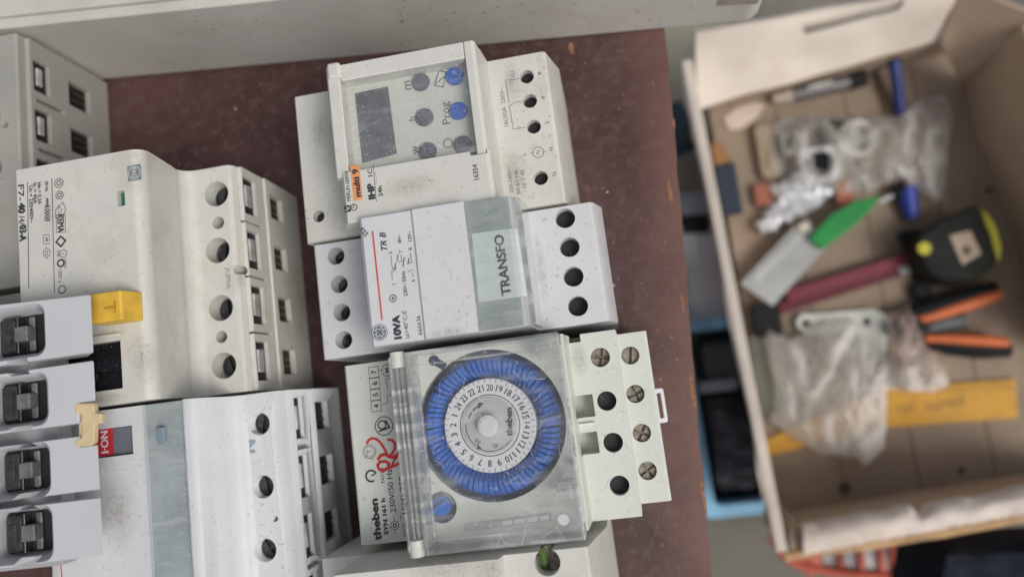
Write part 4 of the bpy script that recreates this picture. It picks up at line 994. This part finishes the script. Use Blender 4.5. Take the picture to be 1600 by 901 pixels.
    for (x, y) in ((1320, 762), (1545, 298), (1570, 295), (1502, 735)):
        p = at(x, y, FZ); b = NB(); cyl(b, p.x, p.y, FZ + .02, FZ + .4, 4.2 if x == 1320 else 2.4, 16); solid('floor_knot', b, mat('dark_knot', (.09, .05, .03), .8), t, bevel=0)
    return t
crate()

FT = FZ + .5
def pxpoly(bm, pts, z0, h): prism_z(bm, [at(x, y, z0 + h) for x, y in pts], z0, z0 + h)
def tilt_axis(p, q, w):
    d = (q - p).normalized(); n = Vector((-d.y, d.x, 0)); return d, n
def bar(bm, a, b_, w, z0, h, w1=None):
    A, B = at(*a, z0 + h), at(*b_, z0 + h); d, n = tilt_axis(A, B, w); w1 = w if w1 is None else w1
    prism_z(bm, [A - n * w / 2, B - n * w1 / 2, B + n * w1 / 2, A + n * w / 2], z0, z0 + h)

def tools():
    col = lambda n_, c, r=.5, me=0: mat(n_, c, r, me, mott=.12, mscale=40)
    blackp = mat('matt_black_rubber', (.014, .015, .017), .7, spec=.2, mott=.12, mscale=40); orangep = col('orange_grip', (.66, .16, .05), .5)
    # felt marker (grey barrel, dark cap)
    o = at(1280, 138, FZ); t = thing('marker_pen', 'dark grey metallic pen with black cap at the far end of the crate', 'pen', o)
    def T3(x, y, z): return at(x, y, z)
    b = NB(); tube(b, [T3(1238, 148, FZ + 7), T3(1325, 128, FZ + 7)], 6.2, 16); solid('barrel', b, col('brushed_grey', (.16, .15, .15), .5, .5), t, bevel=0)
    b = NB(); tube(b, [T3(1325, 128, FZ + 7), T3(1350, 121, FZ + 7)], [7, 6.6], 16); solid('cap', b, blackp, t, bevel=0)
    b = NB(); tube(b, [T3(1208, 154, FZ + 6), T3(1222, 152, FZ + 6), T3(1238, 148, FZ + 7)], [3.2, 4.2, 5.8], 16); solid('tip', b, col('pale_tip', (.55, .48, .42), .5), t, bevel=0)
    b = NB(); tube(b, [T3(1262, 137, FZ + 12.4), T3(1300, 128, FZ + 12.4)], 1.3, 8); solid('clip', b, M['zinc'], t, bevel=0)
    # blue pen
    o = at(1402, 135, FZ); t = thing('blue_pen', 'dark blue stick pen standing lengthwise against the far end of the crate', 'pen', o)
    b = NB(); tube(b, [T3(1397, 92, FZ + 20), T3(1408, 180, FZ + 5)], [4.2, 4.0], 12); solid('barrel', b, col('navy_plastic', (.03, .05, .22), .35), t, bevel=0)
    b = NB(); tube(b, [T3(1396, 84, FZ + 21), T3(1397, 96, FZ + 20)], [4.6, 4.6], 12); solid('cap', b, blackp, t, bevel=0)
    b = NB(); tube(b, [T3(1366, 98, FZ + 4), T3(1372, 130, FZ + 2), T3(1384, 178, FZ + 1.5)], 1.1, 8)
    single('wooden_stick', b, col('brown_twig', (.20, .12, .07)), 'thin brown stick beside the dark blue pen', 'stick', o, bevel=0)
    # brush
    t = thing('paint_brush', 'small flat brush with dark bristles and orange brown handle along the crate side', 'brush', at(1130, 290, FZ))
    b = NB(); bar(b, (1132, 255), (1146, 334), 14.5, FZ + 4, 7); solid('bristles', b, col('blue_black_bristle', (.025, .035, .055), .7), t, bevel=1)
    b = NB(); bar(b, (1118, 222), (1130, 255), 8, FZ + 4, 6, 13); solid('handle', b, col('varnished_brown', (.30, .15, .06), .4), t, bevel=1.2)
    # bead of pale tape
    b = NB(); pxpoly(b, [(1130, 185), (1148, 170), (1180, 160), (1196, 164), (1184, 182), (1160, 200), (1140, 203)][::-1], FT, 1.2)
    single('paper_scrap', b, col('pink_white_paper', (.68, .57, .50), .8), 'pale pinkish scrap of paper in the corner of the crate', 'paper', at(1160, 182, FZ), bevel=.3)
    # clear bag with small parts
    def bag(name, outline, label, origin_px, z0, hgt, seed, amp=7, m=None, fx=.022, fy=.022):
        xs = [p[0] for p in outline]; ys = [p[1] for p in outline]
        def inside(x, y):
            c_ = False; j = len(outline) - 1
            for i in range(len(outline)):
                xi, yi = outline[i]; xj, yj = outline[j]
                if (yi > y) != (yj > y) and x < (xj - xi) * (y - yi) / (yj - yi) + xi: c_ = not c_
                j = i
            return c_
        cx, cy = sum(xs) / len(xs), sum(ys) / len(ys); b = NB()
        nr, na = 30, 170; ring = []
        # resample the outline, then shrink towards the middle
        per = [(Vector(outline[i]), Vector(outline[(i + 1) % len(outline)])) for i in range(len(outline))]
        L = sum((q - p).length for p, q in per); pts = []; acc = 0; k = 0
        for i in range(na):
            s = L * i / na
            while s > acc + (per[k][1] - per[k][0]).length: acc += (per[k][1] - per[k][0]).length; k += 1
            pts.append(per[k][0].lerp(per[k][1], (s - acc) / (per[k][1] - per[k][0]).length))
        layers = []
        for side in (0, 1):
            rows = []
            for r in range(nr):
                u = r / nr; row = []
                for p in pts:
                    x = p.x + (cx - p.x) * u; y = p.y + (cy - p.y) * u
                    nzv = Vector((x * fx, y * fy, seed + side * 7))
                    fold = 1.6 * max(0, 1 - 2.2 * abs(noise.noise(nzv))) ** 2 + .3 * max(0, 1 - 2.4 * abs(noise.noise(nzv * 2.1 + Vector((3, 3, 3))))) ** 2
                    h = hgt * (1 - (1 - u) ** 2) * (.4 if side == 0 else 1)
                    z = z0 + (h * .15 if side == 0 else h * .8 + 1 + amp * fold * min(1, u * 4 + .15))
                    x += 5 * noise.noise(nzv * 3 + Vector((9, 0, 0))); y += 5 * noise.noise(nzv * 3 + Vector((0, 9, 0)))
                    row.append(b.verts.new(at(x, y, z)))
                rows.append(row)
            layers.append(rows)
            for r in range(nr - 1):
                for i in range(na): b.faces.new((rows[r][i], rows[r][(i + 1) % na], rows[r + 1][(i + 1) % na], rows[r + 1][i]))
            cv = b.verts.new(at(cx, cy, z0 + (hgt * .15 if side == 0 else hgt)))
            for i in range(na): b.faces.new((rows[-1][i], rows[-1][(i + 1) % na], cv))
        for i in range(na): b.faces.new((layers[0][0][i], layers[1][0][i], layers[1][0][(i + 1) % na], layers[0][0][(i + 1) % na]))
        return single(name, b, m or M['film'], label, 'plastic bag', at(*origin_px, z0), group='plastic bags in the wooden crate', bevel=0)
    bag('plastic_bag', [(1200, 190), (1260, 180), (1330, 185), (1400, 180), (1440, 155), (1480, 150), (1488, 190), (1478, 250), (1476, 300), (1462, 318), (1440, 300), (1424, 270), (1380, 290), (1300, 310), (1220, 300), (1190, 260)],
        'open clear plastic bag of small electrical parts near the far end of the crate', (1330, 240), FZ + 1, 16, 3, 12, fx=.02, fy=.014)
    # parts lying in that bag
    def sock(x, y, sx, h, cm, label, name, cat, hole=None, hm=None):
        o = at(x, y, FZ + h); t = thing(name, label, cat, (o.x, o.y, FZ + 2))
        b = NB(); prism_z(b, rrect(o.x - sx, o.x + sx, o.y - sx, o.y + sx, 3), FZ + 2, FZ + h); solid('body', b, cm, t, bevel=1)
        if hole:
            b = NB(); cyl(b, o.x + 1, o.y - 1, FZ + h, FZ + h + 4, hole, 30); solid('knob', b, hm, t, bevel=.8)
        return t
    sock(1280, 256, 13, 14, M['white'], 'white square switch with black round knob inside the clear bag', 'rotary_switch', 'switch', 9, blackp)
    sock(1240, 222, 9, 12, col('smoky_plastic', (.42, .40, .34)), 'small greyish plastic connector in the bag, beside the white ring', 'connector', 'connector', 5, col('grey_screw', (.25, .26, .25)))
    b = NB(); p = at(1340, 216, FZ + 15); cyl(b, p.x, p.y, FZ + 3, FZ + 16, 14, 40); c = NB(); cyl(c, p.x, p.y, FZ + 6, FZ + 30, 10, 40)
    single('white_ring', b, col('milky_plastic', (.62, .60, .53)), 'milky white plastic ring cup in the clear bag', 'ring', (p.x, p.y, FZ + 3), cut=c, bevel=.8)
    b = NB(); p = at(1302, 205, FZ + 6); cyl(b, p.x, p.y, FZ + 2, FZ + 12, 10, 24, 7)
    single('dark_plug', b, col('brownish_black', (.08, .065, .05)), 'dark brown round plug behind the white ring in the bag', 'plug', (p.x, p.y, FZ + 2), bevel=1)
    b = NB(); p = at(1318, 300, FZ + 6); prism_z(b, rrect(p.x - 6, p.x + 5, p.y - 9, p.y + 8, 3), FZ + 2, FZ + 9)
    single('red_clip', b, col('salmon_plastic', (.60, .22, .14)), 'small salmon red clip at the lower edge of the clear bag', 'clip', (p.x, p.y, FZ + 2), bevel=.8)
    b = NB(); p = at(1198, 302, FZ + 6); prism_z(b, rrect(p.x - 9, p.x + 8, p.y - 9, p.y + 8, 3), FZ + 2, FZ + 7)
    single('rust_tin', b, col('rusty_red', (.36, .13, .08)), 'rust red flat tin piece left of the crumpled foil', 'tin', (p.x, p.y, FZ + 2), bevel=.8)
    b = NB(); p = at(1198, 235, FZ + 6); prism_z(b, rrect(p.x - 7, p.x + 6, p.y - 22, p.y + 20, 5), FZ + 2, FZ + 8)
    single('spool', b, col('dull_yellow_spool', (.36, .29, .20)), 'dull yellowish spool at the left of the clear bag', 'spool', (p.x, p.y, FZ + 2), bevel=1.2)
    # crumpled foil
    b = NB(); p = at(1246, 312, FZ + 8)
    for dx, dy, r in ((0, 0, 15), (14, 4, 10), (-15, -9, 10), (6, 12, 10), (-8, 8, 8), (-24, -16, 7)):
        m_ = Matrix.Translation((p.x + dx, p.y + dy, FZ + 8)) @ Matrix.Diagonal((r, r * .8, r * .6, 1)); g = bmesh.ops.create_icosphere(b, subdivisions=3, radius=1, matrix=m_)
        for v in g['verts']: v.co += Vector((noise.noise(v.co * .25), noise.noise(v.co * .25 + Vector((5, 0, 0))), noise.noise(v.co * .25 + Vector((0, 7, 0))))) * 4.5
    single('crumpled_foil', b, mat('silver_foil', (.74, .75, .78), .48, .5, mott=.1), 'crumpled silvery foil between the clear bag and the grey scraper', 'foil', (p.x, p.y, FZ + 2), bevel=0)
    # scraper with green handle
    t = thing('green_scraper', 'wide grey scraper with bright green end, lying diagonally in the crate', 'scraper', at(1260, 390, FZ))
    b = NB(); pxpoly(b, [(1156, 443), (1242, 352), (1262, 342), (1290, 388), (1207, 478)][::-1], FZ + 14, 3); solid('blade', b, col('dull_grey_blade', (.40, .41, .40), .4, .3), t, bevel=.6)
    b = NB(); pxpoly(b, [(1172, 436), (1246, 362), (1254, 370), (1180, 444)][::-1], FZ + 17.05, .8); solid('blade_rib', b, col('light_blade_rib', (.48, .49, .47), .4, .3), t, bevel=.3)
    b = NB(); pxpoly(b, [(1264, 372), (1300, 334), (1340, 312), (1378, 304), (1360, 330), (1330, 356), (1287, 389)][::-1], FZ + 14, 9); solid('handle', b, col('bright_green_plastic', (.02, .27, .06), .4), t, bevel=1.2)
    b = NB(); pxpoly(b, [(1246, 352), (1262, 346), (1266, 356), (1252, 362)][::-1], FZ + 17.1, 3); solid('ferrule', b, col('cream_ferrule', (.66, .58, .44)), t, bevel=.5)
    # blue clamp
    t = thing('blue_handled_driver', 'short blue screwdriver with black collar right of the green scraper', 'screwdriver', at(1415, 310, FZ))
    b = NB(); tube(b, [T3(1416, 292, FZ + 8), T3(1420, 318, FZ + 7), T3(1425, 342, FZ + 6)], [7, 6, 4.5], 14); solid('handle', b, col('royal_blue', (.03, .06, .36), .35), t, bevel=0)
    b = NB(); tube(b, [T3(1396, 304, FZ + 7), T3(1414, 294, FZ + 8)], [5, 6.5], 14); solid('collar', b, blackp, t, bevel=0)
    b = NB(); tube(b, [T3(1372, 316, FZ + 6), T3(1397, 304, FZ + 7)], [1.6, 1.8], 10); solid('shank', b, M['zinc'], t, bevel=0)
    # tape measure
    t = thing('tape_measure', 'black tape measure with yellow side grip and worn beige label', 'tape measure', at(1500, 385, FZ))
    b = NB(); pxpoly(b, [(1436, 366), (1470, 345), (1524, 318), (1537, 330), (1560, 400), (1556, 418), (1520, 438), (1480, 440), (1452, 425), (1438, 396)][::-1], FZ + 1, 32); solid('case', b, mat('black_case', (.016, .018, .016), .65, spec=.22, mott=.3, mscale=40), t, bevel=3, seg=3)
    b = NB(); pxpoly(b, [(1532, 326), (1540, 330), (1556, 350), (1566, 385), (1563, 408), (1556, 402), (1548, 366), (1537, 342)][::-1], FZ + 6, 24); solid('side_grip', b, col('acid_yellow_grip', (.56, .52, .05), .5), t, bevel=1)
    b = NB(); p_ = [(1484, 368), (1516, 360), (1534, 396), (1504, 414)]; pxpoly(b, p_[::-1], FZ + 33.05, .4); solid('label', b, col('worn_beige_label', (.42, .32, .24), .6), t, bevel=0)
    b = NB(); p = at(1511, 391, FZ + 34); cyl(b, p.x, p.y, FZ + 33.4, FZ + 33.9, 3.2, 20, sx=.8); solid('centre_screw', b, col('dark_screw', (.08, .06, .05)), t, bevel=0)
    b = NB(); p = at(1444, 388, FZ + 34); cyl(b, p.x, p.y, FZ + 33.1, FZ + 35, 4.4, 24); solid('lock_button', b, col('yellow_lock', (.56, .50, .05)), t, bevel=.5)
    b = NB(); pxpoly(b, [(1408, 360), (1436, 358), (1440, 372), (1412, 374)][::-1], FZ + 4, 10); solid('tape_hook', b, blackp, t, bevel=1)
    # maroon channel
    t = thing('maroon_level', 'long dark red metal bar lying under the grey scraper', 'metal bar', at(1320, 440, FZ))
    b = NB(); bar(b, (1230, 462), (1424, 402), 8, FZ + 2, 8); solid('top_face', b, col('maroon_light', (.20, .035, .05), .35), t, bevel=.6)
    b = NB(); bar(b, (1205, 486), (1416, 418), 9, FZ + 1, 5); solid('lower_flange', b, col('maroon_dark', (.12, .012, .022), .4), t, bevel=.6)
    b = NB(); bar(b, (1406, 424), (1432, 416), 6, FZ + 1, 6); solid('steel_end', b, M['zinc'], t, bevel=.5)
    b = NB(); p = at(1440, 455, FZ + 5); cyl(b, p.x, p.y, FZ + 1, FZ + 8, 6.5, 24)
    single('bottle_cap', b, blackp, 'small round black cap below the tape measure', 'cap', (p.x, p.y, FZ), bevel=1)
    # pliers
    t = thing('orange_pliers', 'pair of pliers with black and orange grips in the crate', 'pliers', at(1480, 510, FZ))
    b = NB(); tube(b, [T3(1400, 498, FZ + 10), T3(1450, 484, FZ + 11), T3(1500, 468, FZ + 11), T3(1556, 452, FZ + 11)], [4, 7, 7, 6], 14); solid('grip', b, blackp, t, bevel=0)
    b = NB(); tube(b, [T3(1428, 502, FZ + 14), T3(1480, 486, FZ + 15), T3(1530, 470, FZ + 15), T3(1562, 458, FZ + 14)], [2.6, 4.2, 4.4, 3.8], 12); solid('grip_inlay', b, orangep, t, bevel=0)
    b = NB(); tube(b, [T3(1440, 528, FZ + 10), T3(1480, 540, FZ + 10), T3(1530, 546, FZ + 10), T3(1576, 545, FZ + 10)], [4, 6.5, 6.5, 5.5], 14); solid('grip', b, blackp, t, bevel=0)
    b = NB(); tube(b, [T3(1445, 528, FZ + 14), T3(1500, 530, FZ + 15), T3(1540, 532, FZ + 15), T3(1574, 535, FZ + 14)], [2.6, 3.9, 4.1, 3.5], 12); solid('grip_inlay', b, orangep, t, bevel=0)
    b = NB(); tube(b, [T3(1385, 512, FZ + 8), T3(1430, 514, FZ + 9), T3(1446, 520, FZ + 9)], [5, 11, 6], 12); solid('jaws', b, M['darkmetal'], t, bevel=0)
    b = NB(); tube(b, [T3(1440, 514, FZ + 8), T3(1475, 504, FZ + 8), T3(1508, 498, FZ + 8)], [4, 6, 4], 12)
    single('grey_cutter_grip', b, col('slate_grip', (.11, .13, .135)), 'slate grey grip lying between the two orange edged handles', 'grip', at(1475, 504, FZ), bevel=0)
    # white bracket
    b = NB(); pxpoly(b, [(1244, 500), (1252, 490), (1300, 488), (1365, 482), (1384, 490), (1390, 510), (1384, 560), (1366, 562), (1350, 520), (1280, 520), (1262, 524), (1246, 512)][::-1], FZ + 3, 3)
    c = NB()
    for x, y in ((1259, 505), (1354, 503)): p = at(x, y, FZ + 5); cyl(c, p.x, p.y, FZ - 2, FZ + 12, 2.8, 20)
    single('white_bracket', b, col('white_enamel', (.68, .70, .64), .4), 'white L shaped bracket with screw holes above the lower plastic bag', 'bracket', at(1310, 510, FZ), cut=c, bevel=.6)
    # yellow folding rule
    t = thing('yellow_ruler', 'wide yellow orange rule with faded printing, partly under the lower plastic bag', 'ruler', at(1400, 640, FZ))
    ym = col('rule_yellow', (.62, .33, .03), .5)
    b = NB(); pxpoly(b, [(1192, 688), (1380, 606), (1586, 592), (1592, 652), (1380, 668), (1200, 712)][::-1], FZ + .4, 3.0); solid('blade', b, mat('faded_rule_yellow', (.66, .34, .02), .5, mott=.2, mscale=60, dirt=.5, dirtcol=(.40, .17, .03), dirtscale=60), t, bevel=.4)
    b = NB(); z = FZ + 3.45
    text(b, 'CAT', at(1418, 638, z), z, 12, 6, 4); text(b, 'NUMBER', at(1478, 630, z), z, 26, 6, 4)
    for k in range(26): p = at(1388 + 7.6 * k, 610 - .5 * k, z); stroke(b, [(p.x, p.y), (p.x, p.y - (6 if k % 5 == 0 else 3.5))], .8, z)
    flat('rule_marks', b, col('brown_marks', (.16, .07, .02)), t)
    bag('plastic_bag', [(1188, 510), (1230, 530), (1262, 520), (1290, 500), (1330, 495), (1372, 540), (1400, 570), (1440, 555), (1478, 585), (1482, 600), (1460, 612), (1420, 604), (1384, 604), (1384, 640), (1382, 702), (1350, 726), (1330, 712), (1290, 710), (1248, 690), (1208, 660), (1212, 600)],
        'crumpled milky plastic bag lying over the yellow ruler', (1320, 620), FZ + 5, 24, 12, 12, fx=.024, fy=.012, m=film_mat('milky_polythene', (.95, .94, .91), .26))
    bag('plastic_bag', [(1384, 490), (1420, 480), (1440, 505), (1445, 540), (1480, 580), (1460, 600), (1400, 590), (1388, 540)],
        'small brownish pink plastic bag beside the pliers', (1420, 540), FZ + 12, 14, 31, 8, m=film_mat('pinkish_polythene', (.70, .56, .50), .16))
    b = NB(); p = at(1192, 560, FZ + 4); prism_z(b, rrect(p.x - 8, p.x + 20, p.y - 40, p.y + 18, 4), FZ + .5, FZ + 5)
    single('grey_green_sleeve', b, mat('grey_green_card', (.19, .19, .15), .6, mott=.3, mscale=30), 'dull grey green packet under the left of the milky bag', 'packet', (p.x, p.y, FZ), bevel=.8)
    b = NB(); p = at(1195, 500, FZ + 4); prism_z(b, rrect(p.x - 10, p.x + 10, p.y - 12, p.y + 12, 4), FZ + .5, FZ + 12)
    single('black_box', b, blackp, 'small black block in the shadow below the grey scraper', 'block', (p.x, p.y, FZ), bevel=1)
tools()

# ================================================================== things on the ground between board and crate
def below():
    col = lambda n_, c, r=.5, me=0: mat(n_, c, r, me, mott=.15, mscale=30)
    t = thing('blue_tray', 'light blue plastic tray on the ground between the board and the wooden crate', 'tray', at(1140, 660, -400))
    b = NB(); Z = -330
    P = [at(1040, 512, Z), at(1102, 812, Z), at(1212, 798, Z), at(1200, 500, Z)]
    x0, x1 = P[1].x, P[1].x + 150; yb, yt = P[1].y, at(1083, 500, Z).y
    prism_z(b, rrect(x0 - 2, x1, yb, yt, 8), -400, Z); c = NB(); prism_z(c, rrect(x0 + 9, x1 - 9, yb + 10, yt - 9, 5), -392, Z + 10)
    solid('shell', b, col('sky_blue_plastic', (.28, .54, .76), .35), t, cut=c, bevel=2)
    b = NB(); prism_z(b, rrect(x0 + 14, x1 - 14, yb + 14, yt - 60, 4), -391, -350)
    single('black_case', b, col('shiny_black_case', (.03, .034, .042), .25), 'shiny black case inside the light blue tray', 'case', (x0 + 40, yb + 40, -391), bevel=3)
    b = NB(); p = at(1125, 560, -345); prism_z(b, rrect(p.x - 14, p.x + 40, p.y - 18, p.y + 14, 4), -391, -348)
    single('grey_pouch', b, col('dark_grey_pouch', (.17, .185, .19), .6), 'dark grey pouch behind the black case in the blue tray', 'pouch', (p.x, p.y, -391), bevel=3)
    b = NB(); a = at(1125, 602, -340); prism_z(b, rrect(a.x - 16, a.x + 14, a.y - 4.5, a.y + 4.5, 2), -348, -343)
    single('white_tube', b, col('bluish_white_tube', (.50, .56, .64), .3), 'pale blue white tube lying across the dark pouch', 'tube', (a.x, a.y, -348), bevel=1)
    # crumpled film on the case
    b = NB(); g = []
    for i in range(15):
        row = []
        for j in range(22):
            u, v = i / 14, j / 21; p = at(1118 + 60 * u, 640 + 110 * v + 20 * u, -347)
            row.append(b.verts.new((p.x, p.y, -347 + 5 * abs(noise.noise(Vector((p.x * .07, p.y * .07, 0)))))))
        g.append(row)
    for i in range(14):
        for j in range(21): b.faces.new((g[i][j], g[i + 1][j], g[i + 1][j + 1], g[i][j + 1]))
    single('clear_wrapper', b, clear_mat('clear_wrapper_film', (.95, .95, .97), .10, .2, gloss=1.5, dustcol=(.6, .6, .68)), 'thin clear wrapper lying on the shiny black case', 'wrapper', at(1148, 700, -347), bevel=0)
    # grey board leaning beside the tray
    b = NB(); P = [at(1062, 352, -350), at(1122, 350, -350), at(1136, 512, -350), at(1080, 512, -350)]; prism_z(b, P[::-1], -360, -350)
    single('card_sheet', b, col('pale_grey_card', (.74, .77, .78), .6), 'pale grey flat panel between board and crate, above the blue tray', 'cardboard', at(1095, 430, -360), bevel=1)
    b = NB(); P = [at(1060, 300, -348), at(1112, 298, -348), at(1112, 336, -348), at(1060, 336, -348)]; prism_z(b, P[::-1], -364, -348)
    single('striped_packet', b, col('bluish_white_packet', (.42, .47, .55), .4), 'small bluish white packet just above the black block', 'packet', at(1086, 318, -364), bevel=1.5)
    b = NB(); P = [at(1066, 338, -346), at(1106, 336, -346), at(1110, 362, -346), at(1068, 364, -346)]; prism_z(b, P[::-1], -364, -346)
    single('black_block', b, col('flat_black_block', (.012, .012, .014), .5), 'small black block wedged between board and crate above the grey panel', 'block', at(1086, 350, -364), bevel=1.5)
    b = NB(); tube(b, [at(1056, 165, -350), at(1064, 190, -345), at(1062, 215, -345), at(1072, 238, -350)], [6, 9, 8, 10], 12)
    single('teal_cord_coil', b, col('dark_teal_rubber', (.02, .05, .065), .4), 'dark teal cord bundle at the board edge in the gap beside the crate', 'cord', at(1062, 200, -360), bevel=0)
    b = NB(); P = [at(1030, 0, -365), at(1130, -20, -365), at(1180, 420, -365), at(1060, 420, -365)]; prism_z(b, P[::-1], -376, -365)
    single('khaki_sheet', b, col('khaki_cardboard', (.40, .38, .30), .8), 'khaki cardboard sheet under the small things in the gap', 'cardboard', at(1090, 200, -376), bevel=1)
    b = NB(); P0 = at(1066, 0, -370); 
    # support table under these things
    b.free()
    b = NB(); box(b, -700, 75, -80, 420, -382, -377); box(b, 75.1, 360, -100, 420, -382, -377)
    o = single('trestle_top', b, mat('grey_table_top', (.24, .225, .19), .8, mott=.2, mscale=8), 'grey brown low table top under the crate and cardboard sheet', 'table', (0, 150, -377), bevel=1)
    # red lattice crate below the wooden crate
    t = thing('red_lattice_crate', 'red plastic lattice crate showing below the torn near edge of the wooden crate', 'crate', at(1330, 870, -330))
    rm = col('red_plastic', (.60, .12, .07), .4); Zr = -312
    A = at(1203, 838, Zr); B = at(1250, 884, Zr); Cc = at(1430, 905, Zr)
    b = NB(); tube(b, [A, at(1222, 866, Zr), B, at(1300, 893, Zr), Cc, at(1520, 925, Zr)], [3] * 6, 10); solid('rim', b, rm, t, bevel=0)
    for k, x in enumerate((1262, 1312, 1344, 1376, 1398, 1420)):
        b = NB(); p0, p1 = at(x, 850, Zr), at(x + 6, 900, Zr); w = 4.4 if k != 4 else 6
        prism_z(b, [(p0.x - w / 2, p0.y + 14), (p1.x - w / 2, p1.y), (p1.x + w / 2, p1.y), (p0.x + w / 2, p0.y + 14)], Zr - 4, Zr - .5); solid('slat', b, rm, t, bevel=.5)
    b = NB(); pxpoly(b, [(1210, 815), (1262, 895), (1440, 908), (1440, 800)][::-1], Zr - 50, 5); solid('bottom', b, rm, t, bevel=.5)
    b = NB(); pxpoly(b, [(1282, 845), (1288, 893), (1450, 900), (1440, 830)][::-1], Zr - 10, 6)
    single('white_cloth', b, col('white_cotton', (.80, .80, .80), .9), 'white cloth lying inside the red lattice crate', 'cloth', at(1350, 870, Zr - 16), bevel=1)
    # navy fabric bottom right
    b = NB(); g = []
    for i in range(26):
        row = []
        for j in range(20):
            u, v = i / 25, j / 19; x = 1412 + 260 * u + 20 * (1 - v); y = 848 + 110 * v - 14 * u
            e = min(1, u * 5) * min(1, v * 4 + .2)
            p = at(x, y, -258 + 18 * e + 5 * noise.noise(Vector((x * .02, y * .03, 0)))); row.append(b.verts.new(p))
        g.append(row)
    for i in range(25):
        for j in range(19): b.faces.new((g[i][j], g[i + 1][j], g[i + 1][j + 1], g[i][j + 1]))
    q = bmesh.ops.extrude_face_region(b, geom=list(b.faces)); bmesh.ops.translate(b, verts=[v for v in q['geom'] if isinstance(v, bmesh.types.BMVert)], vec=(0, 0, -30))
    single('navy_cloth', b, mat('navy_fabric', (.008, .011, .022), .9, mott=.3, mscale=60, bump=.5, bscale=700), 'dark navy cloth bundle in the lower right corner, against the crate', 'cloth', at(1520, 880, -280), bevel=0)
    b = NB(); box(b, 108, 330, -96, 200, -376.5, -305); solid('body', b, rm, t, bevel=1)
below()

for o in bpy.data.objects:
    if '_o' in o: del o['_o']
for me in [m for m in bpy.data.meshes if m.users == 0]: bpy.data.meshes.remove(me)
